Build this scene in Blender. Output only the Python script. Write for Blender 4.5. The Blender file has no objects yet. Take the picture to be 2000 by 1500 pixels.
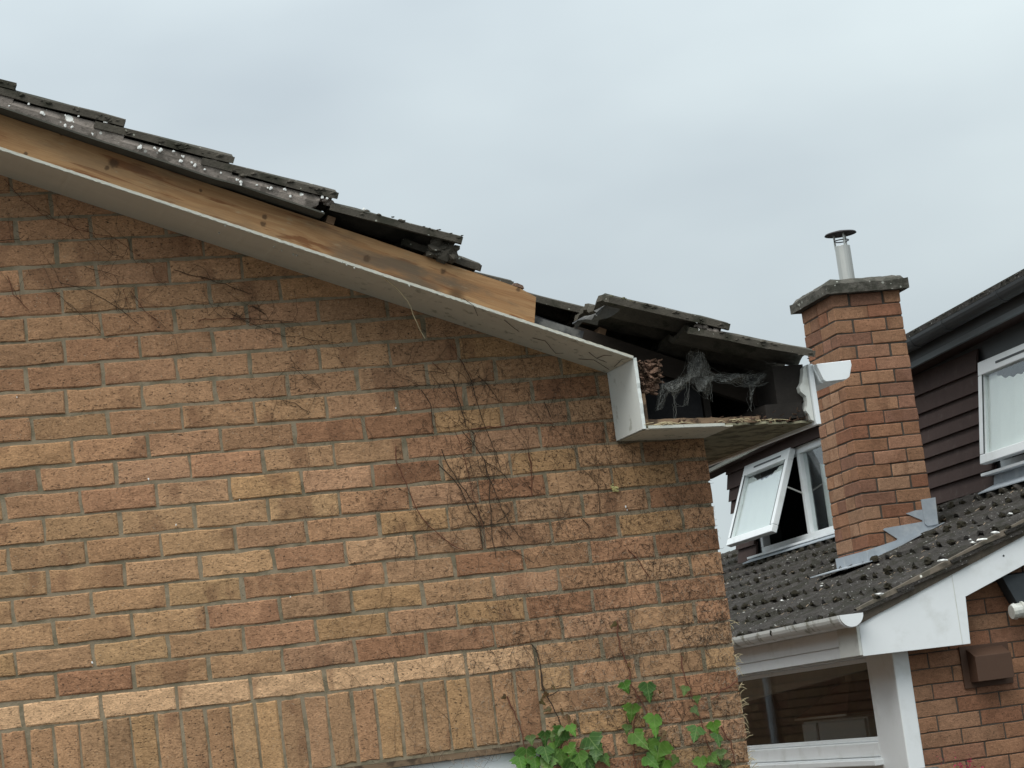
import bpy, bmesh, math, random
from mathutils import Vector, Matrix, noise as mnoise

rnd = random.Random(11)
scene = bpy.context.scene
PI = math.pi

# ------------------------------------------------------------------ camera, sky, sun, exposure
FPX = 4450.0                                   # focal length in photo pixels (2000 wide)
CAM = Vector((-0.1984, -6.7716, -0.1795))
YAW, PITCH, ROLL = 0.3322, 0.1494, -0.1276
_f = Vector((math.sin(YAW) * math.cos(PITCH), math.cos(YAW) * math.cos(PITCH), math.sin(PITCH)))
_r0 = Vector((math.cos(YAW), -math.sin(YAW), 0)); _u0 = _r0.cross(_f)
_r = math.cos(ROLL) * _r0 + math.sin(ROLL) * _u0
_u = -math.sin(ROLL) * _r0 + math.cos(ROLL) * _u0
cd = bpy.data.cameras.new('camera'); cam = bpy.data.objects.new('camera', cd)
scene.collection.objects.link(cam)
m = Matrix((_r, _u, -_f)).transposed().to_4x4(); m.translation = CAM
cam.matrix_world = m
cd.sensor_width = 36.0; cd.lens = FPX / 2000.0 * 36.0; cd.clip_start = 0.05; cd.clip_end = 3000
scene.camera = cam

SUN_EL, SUN_AZ = math.radians(57), math.radians(226)     # azimuth clockwise from +y: behind the viewer, a little left
w = bpy.data.worlds.new('World'); scene.world = w; w.use_nodes = True
nt = w.node_tree; nt.nodes.clear()
def WN(t, **k):
    n = nt.nodes.new(t)
    for a, b in k.items(): setattr(n, a, b)
    return n
def WM(op, a, b=None, c=None):
    n = WN('ShaderNodeMath', operation=op)
    for i, v in enumerate((a, b, c)):
        if v is None: continue
        if isinstance(v, (int, float)): n.inputs[i].default_value = v
        else: nt.links.new(v, n.inputs[i])
    return n.outputs[0]
geo = WN('ShaderNodeTexCoord')
sep = WN('ShaderNodeSeparateXYZ'); nt.links.new(geo.outputs['Generated'], sep.inputs[0])
zc = WM('MAXIMUM', sep.outputs[2], 0.0)
lum = WM('MULTIPLY_ADD', zc, 0.98, 0.47)                 # overcast dome, brighter towards the zenith
mp = WN('ShaderNodeMapping'); mp.inputs['Scale'].default_value = (3.4, 3.4, 7.5); mp.inputs['Location'].default_value = (1.35, 0.2, 0.42)
nt.links.new(geo.outputs['Generated'], mp.inputs[0])
nz = WN('ShaderNodeTexNoise'); nz.inputs['Scale'].default_value = 1.0; nz.inputs['Detail'].default_value = 4.5; nz.inputs['Roughness'].default_value = 0.42
nt.links.new(mp.outputs[0], nz.inputs['Vector'])
rmp = WN('ShaderNodeValToRGB'); nt.links.new(nz.outputs['Fac'], rmp.inputs[0])
rmp.color_ramp.elements[0].position = 0.30; rmp.color_ramp.elements[0].color = (0.745, 0.85, 0.92, 1)
rmp.color_ramp.elements[1].position = 0.70; rmp.color_ramp.elements[1].color = (1.10, 1.235, 1.26, 1)
mul = WN('ShaderNodeVectorMath', operation='SCALE'); nt.links.new(rmp.outputs[0], mul.inputs[0]); nt.links.new(lum, mul.inputs['Scale'])
sky = WN('ShaderNodeTexSky', sky_type='NISHITA', sun_disc=False, sun_elevation=SUN_EL, sun_rotation=SUN_AZ, air_density=1.0, dust_density=2.5)
sk2 = WN('ShaderNodeVectorMath', operation='SCALE'); nt.links.new(sky.outputs[0], sk2.inputs[0]); sk2.inputs['Scale'].default_value = 0.05
mix = WN('ShaderNodeMix', data_type='RGBA'); mix.inputs[0].default_value = 0.90          # thick cloud over the clear sky
nt.links.new(sk2.outputs[0], mix.inputs[6]); nt.links.new(mul.outputs[0], mix.inputs[7])
bg = WN('ShaderNodeBackground'); nt.links.new(mix.outputs[2], bg.inputs[0]); bg.inputs[1].default_value = 0.67
out = WN('ShaderNodeOutputWorld'); nt.links.new(bg.outputs[0], out.inputs[0])

sl = bpy.data.lights.new('sun', 'SUN'); sl.energy = 1.5; sl.angle = math.radians(45); sl.color = (1.0, 0.97, 0.92)
so = bpy.data.objects.new('sun', sl); scene.collection.objects.link(so)
_d = Vector((math.sin(SUN_AZ) * math.cos(SUN_EL), math.cos(SUN_AZ) * math.cos(SUN_EL), math.sin(SUN_EL)))
so.rotation_euler = _d.to_track_quat('Z', 'Y').to_euler(); so.location = (0, 0, 40)
vs = scene.view_settings
vs.view_transform = 'Standard'; vs.look = 'None'; vs.exposure = 0.72; vs.gamma = 1.0; vs.use_curve_mapping = False
scene.cycles.use_denoising = True
scene.cycles.max_bounces = 8; scene.cycles.transparent_max_bounces = 24

# ------------------------------------------------------------------ helpers
def ray(u, v): return _r * ((u - 1000) / FPX) + _u * ((750 - v) / FPX) + _f
def on_y(u, v, y): d = ray(u, v); return CAM + d * ((y - CAM.y) / d.y)
def on_x(u, v, x): d = ray(u, v); return CAM + d * ((x - CAM.x) / d.x)
GROUND = -2.35
COL = scene.collection

def mat(name, rough=0.9, spec=0.25):
    m = bpy.data.materials.new(name); m.use_nodes = True
    b = m.node_tree.nodes['Principled BSDF']; b.inputs['Roughness'].default_value = rough
    b.inputs['Specular IOR Level'].default_value = spec
    return m, m.node_tree, b
class NT:
    """small node-graph writer"""
    def __init__(s, t): s.t = t
    def n(s, ty, **k):
        x = s.t.nodes.new(ty)
        for a, b in k.items(): setattr(x, a, b)
        return x
    def set(s, sock, v):
        if hasattr(v, 'is_output') or isinstance(v, bpy.types.NodeSocket): s.t.links.new(v, sock)
        else: sock.default_value = v
    def math(s, op, *a, clamp=False):
        x = s.n('ShaderNodeMath', operation=op, use_clamp=clamp)
        for i, v in enumerate(a): s.set(x.inputs[i], v)
        return x.outputs[0]
    def pos(s): return s.n('ShaderNodeNewGeometry').outputs['Position']
    def map(s, v, scale=(1, 1, 1), rot=(0, 0, 0), loc=(0, 0, 0)):
        x = s.n('ShaderNodeMapping'); s.set(x.inputs[0], v)
        x.inputs['Scale'].default_value = scale; x.inputs['Rotation'].default_value = rot; x.inputs['Location'].default_value = loc
        return x.outputs[0]
    def noise(s, v, scale, detail=4, rough=0.55, dist=0.0):
        x = s.n('ShaderNodeTexNoise'); s.set(x.inputs['Vector'], v)
        x.inputs['Scale'].default_value = scale; x.inputs['Detail'].default_value = detail
        x.inputs['Roughness'].default_value = rough; x.inputs['Distortion'].default_value = dist
        return x.outputs['Fac']
    def voro(s, v, scale, rand=1.0, out='Distance'):
        x = s.n('ShaderNodeTexVoronoi'); s.set(x.inputs['Vector'], v); x.inputs['Scale'].default_value = scale
        x.inputs['Randomness'].default_value = rand
        return x.outputs[out]
    def step(s, v, a, b):
        x = s.n('ShaderNodeMapRange', interpolation_type='SMOOTHSTEP'); s.set(x.inputs[0], v)
        x.inputs[1].default_value = a; x.inputs[2].default_value = b
        return x.outputs[0]
    def mix(s, f, a, b, blend='MIX'):
        x = s.n('ShaderNodeMix', data_type='RGBA', blend_type=blend); s.set(x.inputs[0], f)
        for i, v in ((6, a), (7, b)):
            if isinstance(v, tuple): v = v + (1,) if len(v) == 3 else v
            s.set(x.inputs[i], v)
        return x.outputs[2]
    def bump(s, b, h, strength, dist=0.002):
        x = s.n('ShaderNodeBump'); x.inputs['Strength'].default_value = strength; x.inputs['Distance'].default_value = dist
        s.set(x.inputs['Height'], h); s.t.links.new(x.outputs[0], b.inputs['Normal'])

def lichen(g, col, p, scale, rad, color, density=0.35):
    """pale round lichen rosettes of uneven size"""
    d = g.voro(p, scale); c = g.voro(p, scale, out='Color')
    sp = g.n('ShaderNodeSeparateColor'); g.set(sp.inputs[0], c)
    r = g.math('MULTIPLY', g.math('SUBTRACT', sp.outputs[0], 1 - density), rad / density)
    edge = g.math('ADD', d, g.math('MULTIPLY', g.math('SUBTRACT', g.noise(p, scale * 3.5, 3), 0.5), 0.22))
    f = g.step(g.math('SUBTRACT', r, edge), 0.0, 0.04)
    sn_ = g.n('ShaderNodeSeparateXYZ'); g.set(sn_.inputs[0], g.n('ShaderNodeNewGeometry').outputs['True Normal'])
    f = g.math('MULTIPLY', f, g.step(sn_.outputs[2], -0.35, -0.15))        # grows on faces open to the weather
    return g.mix(f, col, color)

def brick_mat(name, per_island=False, dark=1.0, tint=(1, 1, 1), flecks=True, palette=None):
    m, t, b = mat(name, 0.93, 0.15); g = NT(t); p = g.pos()
    if per_island:
        ri = g.n('ShaderNodeNewGeometry').outputs['Random Per Island']
        x = g.n('ShaderNodeValToRGB'); g.set(x.inputs[0], ri); cr = x.color_ramp
        cr.elements[0].color = (*palette[0], 1); cr.elements[1].color = (*palette[-1], 1)
        for i, c in enumerate(palette[1:-1]): e = cr.elements.new((i + 1) / (len(palette) - 1)); e.color = (*c, 1)
        base = x.outputs[0]
    else:
        base = g.n('ShaderNodeObjectInfo').outputs['Color']
    oi = g.n('ShaderNodeObjectInfo').outputs['Random']
    pv = g.n('ShaderNodeVectorMath', operation='ADD'); g.set(pv.inputs[0], p)
    cx = g.n('ShaderNodeCombineXYZ'); g.set(cx.inputs[1], g.math('MULTIPLY', oi, 40.0)); g.set(pv.inputs[1], cx.outputs[0])
    pp = pv.outputs[0]
    big = g.noise(pp, 10, 3); fine = g.noise(g.map(pp, (1, 1, 1.9)), 150, 4, 0.75); mid = g.noise(g.map(pp, (1, 1, 1.5)), 45, 5, 0.7)
    v = g.math('MULTIPLY_ADD', mid, 1.0, 0.5)
    v = g.math('MULTIPLY', v, g.math('MULTIPLY_ADD', fine, 1.7, 0.16))
    v = g.math('MULTIPLY', v, g.math('MULTIPLY_ADD', big, 0.5, 0.75))
    vm = g.n('ShaderNodeVectorMath', operation='SCALE'); g.set(vm.inputs[0], base); g.set(vm.inputs['Scale'], v)
    col = vm.outputs[0]
    # kiln-flashed patches and ends
    fl_ = g.step(g.noise(g.map(pp, (1, 1, 0.5), loc=(4, 2, 1)), 8, 3, 0.5), 0.56, 0.66)
    col = g.mix(g.math('MULTIPLY', fl_, 0.45), col, (0.18, 0.088, 0.052), 'MIX')
    # drag marks and pits of a wire-cut face
    pit = g.step(g.noise(g.map(pp, (1, 1, 2.2)), 95, 4, 0.65), 0.59, 0.665)
    col = g.mix(g.math('MULTIPLY', pit, g.math('MULTIPLY_ADD', oi, 0.65, 0.33)), col, (0.07, 0.052, 0.038))
    if flecks:
        sp = g.step(g.noise(g.map(pp, (1, 1, 1), loc=(3, 1, 7)), 170, 3, 0.6), 0.64, 0.70)
        col = g.mix(g.math('MULTIPLY', sp, 0.5), col, (0.50, 0.40, 0.29))
    b.inputs['Base Color'].default_value = (1, 1, 1, 1)
    g.set(b.inputs['Base Color'], col)
    h = g.math('SUBTRACT', g.math('ADD', g.math('MULTIPLY', fine, 0.6), mid), g.math('MULTIPLY', pit, 0.9))
    g.bump(b, h, 0.7, 0.005)
    return m

M = {}
BUFF = [(0.422, 0.248, 0.140), (0.439, 0.258, 0.146), (0.410, 0.224, 0.129), (0.452, 0.282, 0.151), (0.369, 0.207, 0.123), (0.422, 0.236, 0.146), (0.381, 0.195, 0.117), (0.452, 0.271, 0.159), (0.352, 0.207, 0.123), (0.433, 0.258, 0.129)]
RED = [(0.291, 0.151, 0.088), (0.315, 0.172, 0.101), (0.267, 0.125, 0.075), (0.330, 0.192, 0.119), (0.252, 0.130, 0.086), (0.301, 0.161, 0.101)]
M['brick'] = brick_mat('buff_brick')
M['brick_far'] = brick_mat('buff_brick_joined', True, palette=BUFF)
M['brick_red'] = brick_mat('red_brick', flecks=False)
M['brick_red_far'] = brick_mat('red_brick_joined', True, palette=RED, flecks=False)

def simple(name, col, rough=0.9, var=0.35, scale=14, spec=0.25, bump=0.3, dark=None, stretch=(1, 1, 1), rot=(0, 0, 0), lich=None, dirt=None, bdist=0.003, metal=0.0):
    m, t, b = mat(name, rough, spec); g = NT(t); p = g.map(g.pos(), stretch, rot)
    n1 = g.noise(p, scale, 5, 0.62); n2 = g.noise(p, scale * 7, 4, 0.6)
    v = g.math('MULTIPLY', g.math('MULTIPLY_ADD', n1, 2 * var, 1 - var), g.math('MULTIPLY_ADD', n2, var, 1 - var * 0.5))
    vm = g.n('ShaderNodeVectorMath', operation='SCALE'); vm.inputs[0].default_value = col; g.set(vm.inputs['Scale'], v)
    c = vm.outputs[0]
    if dirt:
        dc, lo, hi, sc, amt = dirt
        f = g.step(g.noise(g.map(g.pos(), (1, 1, 1), loc=(2, 5, 1)), sc, 5, 0.62), lo, hi)
        c = g.mix(g.math('MULTIPLY', f, amt), c, dc)
    for L in (lich or []): c = lichen(g, c, g.pos(), *L)
    g.set(b.inputs['Base Color'], c); b.inputs['Metallic'].default_value = metal
    if bump: g.bump(b, g.math('ADD', n1, g.math('MULTIPLY', n2, 0.5)), bump, bdist)
    return m

RAKE = math.atan(0.4002)
M['mortar'] = simple('mortar', (0.275, 0.222, 0.152), 0.95, 0.3, 30, bump=0.6, dirt=((0.165, 0.142, 0.092), 0.46, 0.60, 14, 0.75), bdist=0.006)
M['mortar_red'] = simple('mortar_grey', (0.075, 0.064, 0.052), 0.95, 0.3, 30, bump=0.5)
M['tile'] = simple('weathered_concrete_tile', (0.078, 0.069, 0.055), 0.95, 0.45, 26, bump=0.7, dirt=((0.026, 0.027, 0.017), 0.5, 0.62, 10, 0.7), lich=[(42, 0.30, (0.42, 0.43, 0.38), 0.16), (95, 0.34, (0.30, 0.30, 0.25), 0.12)], bdist=0.005)
M['verge'] = simple('verge_mortar', (0.285, 0.245, 0.215), 0.95, 0.4, 24, bump=0.7, dirt=((0.075, 0.066, 0.054), 0.48, 0.6, 22, 0.65), lich=[(24, 0.42, (0.82, 0.82, 0.78), 0.55), (55, 0.40, (0.72, 0.73, 0.68), 0.34)], bdist=0.006)
M['undercloak'] = simple('undercloak_sheet', (0.085, 0.082, 0.068), 0.9, 0.35, 20)
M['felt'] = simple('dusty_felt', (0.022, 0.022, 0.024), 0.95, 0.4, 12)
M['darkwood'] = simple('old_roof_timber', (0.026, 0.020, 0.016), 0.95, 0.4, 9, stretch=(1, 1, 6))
M['cavity_shade'] = simple('shade_toned_timber', (0.028, 0.024, 0.021), 0.95, 0.5, 16)  # shade of the eaves cavity put into the timber colour
M['dustboard'] = simple('dusty_grey_board', (0.12, 0.118, 0.112), 0.95, 0.5, 22, dirt=((0.035, 0.037, 0.042), 0.45, 0.6, 18, 0.8))
M['batten'] = simple('batten_wood', (0.24, 0.15, 0.09), 0.9, 0.35, 25, stretch=(0.4, 3, 3))
M['oldbatten'] = simple('mouldy_batten_wood', (0.20, 0.135, 0.085), 0.95, 0.5, 18, stretch=(0.35, 2, 3), dirt=((0.05, 0.035, 0.025), 0.5, 0.6, 16, 0.8))
M['rotten'] = simple('rotten_timber', (0.25, 0.155, 0.11), 0.95, 0.6, 45, bump=1.0, dirt=((0.055, 0.035, 0.022), 0.45, 0.58, 28, 0.85), bdist=0.012)
M['moss'] = simple('moss', (0.028, 0.024, 0.015), 1.0, 0.6, 60, bump=1.0, bdist=0.01)
M['mosspale'] = simple('pale_moss', (0.13, 0.125, 0.075), 1.0, 0.6, 60, bump=1.0, bdist=0.01)
M['upvc'] = simple('white_plastic', (0.82, 0.85, 0.86), 0.35, 0.03, 6, spec=0.4, bump=0.0, dirt=((0.50, 0.51, 0.47), 0.50, 0.78, 6, 0.42))
M['upvc_dirty'] = simple('mildewed_white_plastic', (0.76, 0.77, 0.74), 0.45, 0.05, 8, spec=0.35, bump=0.0, dirt=((0.20, 0.19, 0.13), 0.52, 0.66, 13, 0.75))
M['cream'] = simple('greyed_white_plastic', (0.66, 0.67, 0.63), 0.5, 0.06, 8, spec=0.3, bump=0.0, dirt=((0.36, 0.36, 0.31), 0.5, 0.7, 9, 0.6))
M['lead'] = simple('lead_sheet', (0.33, 0.365, 0.40), 0.55, 0.25, 9, spec=0.4, bump=0.25, dirt=((0.44, 0.46, 0.47), 0.5, 0.68, 14, 0.6))
M['steel'] = simple('brushed_flue_steel', (0.56, 0.56, 0.53), 0.42, 0.12, 10, bump=0.0, stretch=(4, 4, 0.6), metal=0.75)
M['cowl'] = simple('dark_cowl_steel', (0.045, 0.038, 0.04), 0.6, 0.2, 10, bump=0.0)
M['cap'] = simple('chimney_capping_concrete', (0.105, 0.097, 0.082), 0.95, 0.55, 22, bump=1.0, dirt=((0.04, 0.04, 0.03), 0.46, 0.58, 14, 0.7), lich=[(38, 0.36, (0.34, 0.34, 0.30), 0.35)], bdist=0.012)
M['clad'] = simple('brown_hanging_tile', (0.062, 0.040, 0.035), 0.85, 0.25, 10, bump=0.25, dirt=((0.10, 0.085, 0.075), 0.56, 0.7, 20, 0.35))
M['blackgutter'] = simple('grey_black_plastic', (0.05, 0.055, 0.058), 0.5, 0.15, 8, spec=0.4, bump=0.0)
M['greyfascia'] = simple('grey_painted_fascia', (0.17, 0.19, 0.20), 0.7, 0.15, 6, bump=0.0)
M['stripe'] = simple('weathered_white_strip', (0.52, 0.52, 0.46), 0.7, 0.25, 16, bump=0.0)
M['ntile'] = simple('mossy_concrete_roll_tile', (0.062, 0.056, 0.051), 0.97, 0.75, 22, bump=0.9, dirt=((0.035, 0.033, 0.024), 0.47, 0.58, 9, 0.75), lich=[(34, 0.30, (0.36, 0.35, 0.32), 0.12), (80, 0.38, (0.22, 0.215, 0.20), 0.36)], bdist=0.01)
M['ntile'].node_tree.nodes['Bump'].inputs['Distance'].default_value = 0.025
M['nverge'] = simple('brown_verge_mortar', (0.12, 0.10, 0.078), 0.95, 0.45, 20, bump=0.6, dirt=((0.065, 0.06, 0.045), 0.48, 0.6, 14, 0.7), lich=[(28, 0.30, (0.62, 0.61, 0.55), 0.14)])
M['vent'] = simple('brown_vent_plastic', (0.085, 0.048, 0.032), 0.6, 0.08, 10, bump=0.0)
M['slate'] = simple('dark_porch_slate', (0.040, 0.047, 0.052), 0.7, 0.3, 7)
M['ground'] = simple('dark_paving', (0.085, 0.080, 0.072), 1.0, 0.4, 3, bump=0.4)
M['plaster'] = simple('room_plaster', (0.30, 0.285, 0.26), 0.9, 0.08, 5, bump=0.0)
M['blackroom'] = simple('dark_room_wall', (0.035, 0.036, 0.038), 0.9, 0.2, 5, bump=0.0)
M['cabinet'] = simple('white_cabinet', (0.40, 0.40, 0.39), 0.5, 0.05, 5, bump=0.0)
M['hood'] = simple('terracotta_hood', (0.22, 0.09, 0.055), 0.6, 0.1, 8, bump=0.0)
M['stem'] = simple('dark_dry_stem', (0.055, 0.038, 0.027), 0.95, 0.4, 60, bump=0.0)
M['redstem'] = simple('reddish_young_stem', (0.14, 0.055, 0.035), 0.9, 0.4, 60, bump=0.0)
M['palestem'] = simple('pale_dry_rootlet', (0.34, 0.26, 0.185), 0.95, 0.4, 60, bump=0.0)
M['straw'] = simple('pale_straw', (0.50, 0.42, 0.26), 0.95, 0.35, 60, bump=0.0)
M['crimson'] = simple('crimson_petal', (0.30, 0.01, 0.06), 0.7, 0.3, 40, bump=0.0)
M['yellow'] = simple('yellow_lichen', (0.55, 0.49, 0.22), 0.95, 0.5, 70, bump=0.8, bdist=0.006)
M['limewash'] = simple('white_droppings', (0.78, 0.78, 0.75), 0.9, 0.1, 40, bump=0.0)
M['deadleaf'] = simple('withered_leaf', (0.12, 0.06, 0.035), 0.9, 0.4, 40, bump=0.0)

def soffit_mat():
    m, t, b = mat('old_white_soffit_paint', 0.8, 0.2); g = NT(t); p = g.pos()
    n = g.noise(g.map(p, (0.6, 2.5, 1)), 7, 4)
    c = g.mix(n, (0.51, 0.48, 0.39), (0.61, 0.58, 0.49))
    f = g.step(g.noise(p, 26, 5, 0.7), 0.56, 0.66)              # mould spotting, worse to the right
    sx = g.n('ShaderNodeSeparateXYZ'); g.set(sx.inputs[0], p)
    f = g.math('MULTIPLY', f, g.step(sx.outputs[0], 1.0, 2.2))
    c = g.mix(g.math('MULTIPLY', f, 0.55), c, (0.10, 0.105, 0.06))
    g.set(b.inputs['Base Color'], c)
    return m
M['soffit'] = soffit_mat()
M['soffit_dirty'] = simple('mouldy_soffit_board', (0.25, 0.235, 0.16), 0.9, 0.4, 12, bump=0.4, dirt=((0.075, 0.065, 0.04), 0.46, 0.6, 15, 0.75))
M['retboard'] = simple('white_return_paint', (0.70, 0.73, 0.70), 0.6, 0.06, 6, bump=0.1, dirt=((0.34, 0.35, 0.29), 0.60, 0.72, 18, 0.6))
M['flake'] = simple('flaking_paint_edge', (0.56, 0.56, 0.50), 0.8, 0.15, 30, bump=0.3)

def wood_mat():
    m, t, b = mat('stripped_pine_board', 0.75, 0.25); g = NT(t)
    p0 = g.pos(); p = g.map(p0, (1, 1, 1), (0, RAKE * -1.0, 0))         # along the rake
    st = g.map(p, (1.0, 1.0, 9.0))  # long grain
    warp = g.noise(st, 2.0, 3, 0.5)
    v = g.n('ShaderNodeVectorMath', operation='ADD'); g.set(v.inputs[0], g.map(p, (0.9, 1, 26)))
    cmb = g.n('ShaderNodeCombineXYZ'); g.set(cmb.inputs[2], g.math('MULTIPLY', warp, 5.0)); g.set(v.inputs[1], cmb.outputs[0])
    gr = g.noise(v.outputs[0], 1.6, 6, 0.6)
    fine = g.noise(g.map(p, (3, 3, 120)), 3, 4, 0.6)
    c = g.mix(g.step(gr, 0.36, 0.62), (0.45, 0.27, 0.130), (0.34, 0.18, 0.080))
    streak = g.step(g.noise(g.map(p, (1.6, 1, 17), loc=(0.4, 0, 1.1)), 2.2, 4, 0.6, 0.6), 0.545, 0.64)
    c = g.mix(g.math('MULTIPLY', streak, 0.85), c, (0.19, 0.070, 0.025))
    c = g.mix(g.math('MULTIPLY_ADD', fine, 0.7, -0.15, clamp=True), c, (0.17, 0.088, 0.038))
    # greyed and weathered patches, mostly towards the lower end of the board
    sx = g.n('ShaderNodeSeparateXYZ'); g.set(sx.inputs[0], p0)
    w_ = g.step(g.noise(g.map(p, (2.2, 2, 9), loc=(5, 0, 2)), 1.5, 5, 0.6), 0.46, 0.66)
    w2 = g.math('MULTIPLY', w_, g.math('MULTIPLY_ADD', g.step(sx.outputs[0], 0.9, 2.1), 0.75, 0.35))
    c = g.mix(w2, c, (0.145, 0.105, 0.068))
    pale = g.step(g.noise(g.map(p, (4, 2, 14), loc=(1, 3, 8)), 2.0, 5, 0.65), 0.60, 0.70)
    c = g.mix(g.math('MULTIPLY', pale, 0.45), c, (0.38, 0.31, 0.20))
    # knots
    kd = g.voro(g.map(p, (2.8, 0.001, 3.0), loc=(0.35, 0, 0.2)), 1.0, 0.9)
    c = g.mix(g.math('MULTIPLY', g.math('SUBTRACT', 1.0, g.step(kd, 0.05, 0.12)), 0.85), c, (0.085, 0.045, 0.022))
    for (u, v, r) in ((222, 319, 0.016), (209, 328, 0.008), (50, 300, 0.007), (517, 424, 0.009), (514, 438, 0.010), (716, 505, 0.012), (866, 530, 0.010), (1012, 566, 0.008), (392, 372, 0.006), (120, 262, 0.007)):
        q = on_y(u, v, -0.229); dd = g.n('ShaderNodeVectorMath', operation='DISTANCE'); g.set(dd.inputs[0], p0); dd.inputs[1].default_value = q
        dn_ = g.math('ADD', dd.outputs['Value'], g.math('MULTIPLY', g.math('SUBTRACT', g.noise(p0, 110, 3), 0.5), r * 1.1))
        c = g.mix(g.math('MULTIPLY', g.math('SUBTRACT', 1.0, g.step(dn_, r * 0.45, r * 1.25)), 0.8), c, (0.075, 0.042, 0.022))
    g.set(b.inputs['Base Color'], c)
    g.bump(b, g.math('ADD', gr, fine), 0.3, 0.003)
    return m
M['pine'] = wood_mat()

def leaf_mat():
    m, t, b = mat('ivy_leaf', 0.45, 0.4); g = NT(t); p = g.pos()
    c0 = g.n('ShaderNodeObjectInfo').outputs['Color']
    n = g.noise(p, 60, 4)
    vm = g.n('ShaderNodeVectorMath', operation='SCALE'); g.set(vm.inputs[0], c0); g.set(vm.inputs['Scale'], g.math('MULTIPLY_ADD', n, 0.8, 0.6))
    oc = g.n('ShaderNodeSeparateXYZ'); g.set(oc.inputs[0], g.n('ShaderNodeTexCoord').outputs['Object'])
    ax = g.math('ABSOLUTE', oc.outputs[0])
    mid_ = g.math('SUBTRACT', 1.0, g.step(ax, 0.012, 0.035))
    fr_ = g.math('ABSOLUTE', g.math('SUBTRACT', g.math('FRACT', g.math('MULTIPLY', g.math('MULTIPLY_ADD', ax, 0.75, oc.outputs[2]), 4.2)), 0.5))
    side = g.math('MULTIPLY', g.math('SUBTRACT', 1.0, g.step(fr_, 0.03, 0.10)), 0.6)
    vein = g.math('MAXIMUM', mid_, side)
    lc = g.mix(g.math('MULTIPLY', vein, 0.45), vm.outputs[0], (0.26, 0.36, 0.12))
    lc = g.mix(g.math('MULTIPLY', g.step(g.noise(p, 35, 4, 0.6), 0.60, 0.70), 0.6), lc, (0.13, 0.085, 0.03))
    g.set(b.inputs['Base Color'], lc)
    tr = g.n('ShaderNodeBsdfTranslucent'); g.set(tr.inputs[0], lc)
    mx = g.n('ShaderNodeMixShader'); mx.inputs[0].default_value = 0.25
    t.links.new(b.outputs[0], mx.inputs[1]); t.links.new(tr.outputs[0], mx.inputs[2])
    t.links.new(mx.outputs[0], t.nodes['Material Output'].inputs[0])
    return m
M['leaf'] = leaf_mat()

def glass_mat(name, refl=0.0, amt=0.96, tint=(0.94, 0.96, 0.95)):
    m = bpy.data.materials.new(name); m.use_nodes = True; t = m.node_tree; t.nodes.clear(); g = NT(t)
    lw = g.n('ShaderNodeLayerWeight'); lw.inputs[0].default_value = 0.5
    f = g.math('MULTIPLY_ADD', g.math('POWER', lw.outputs['Facing'], 5.0), amt, 0.04 * amt + refl, clamp=True)
    tr = g.n('ShaderNodeBsdfTransparent'); tr.inputs[0].default_value = (*tint, 1)
    gl = g.n('ShaderNodeBsdfGlossy'); gl.inputs['Roughness'].default_value = 0.015; gl.inputs[0].default_value = (0.95, 0.97, 1, 1)
    mx = g.n('ShaderNodeMixShader'); g.set(mx.inputs[0], f); t.links.new(tr.outputs[0], mx.inputs[1]); t.links.new(gl.outputs[0], mx.inputs[2])
    o = g.n('ShaderNodeOutputMaterial'); t.links.new(mx.outputs[0], o.inputs[0])
    return m
M['glass'] = glass_mat('window_glass', 0.05)
M['sashglass'] = glass_mat('sash_glass', 0.03)
M['glass_dark'] = glass_mat('kitchen_window_glass', 0.0, 0.5)

def web_mat():
    m = bpy.data.materials.new('dusty_cobweb'); m.use_nodes = True; t = m.node_tree; t.nodes.clear(); g = NT(t)
    d = g.n('ShaderNodeBsdfDiffuse'); d.inputs[0].default_value = (0.42, 0.42, 0.39, 1)
    tr = g.n('ShaderNodeBsdfTransparent')
    n = g.noise(g.map(g.pos(), (1.6, 1, 0.7)), 60, 6, 0.75)
    mx = g.n('ShaderNodeMixShader'); g.set(mx.inputs[0], g.math('MULTIPLY_ADD', g.step(n, 0.30, 0.70), 0.52, 0.05))
    t.links.new(tr.outputs[0], mx.inputs[1]); t.links.new(d.outputs[0], mx.inputs[2])
    o = g.n('ShaderNodeOutputMaterial'); t.links.new(mx.outputs[0], o.inputs[0])
    return m
M['web'] = web_mat()
M['webstrand'] = simple('cobweb_strand', (0.24, 0.24, 0.22), 0.9, 0.2, 30, bump=0.0)

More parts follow.
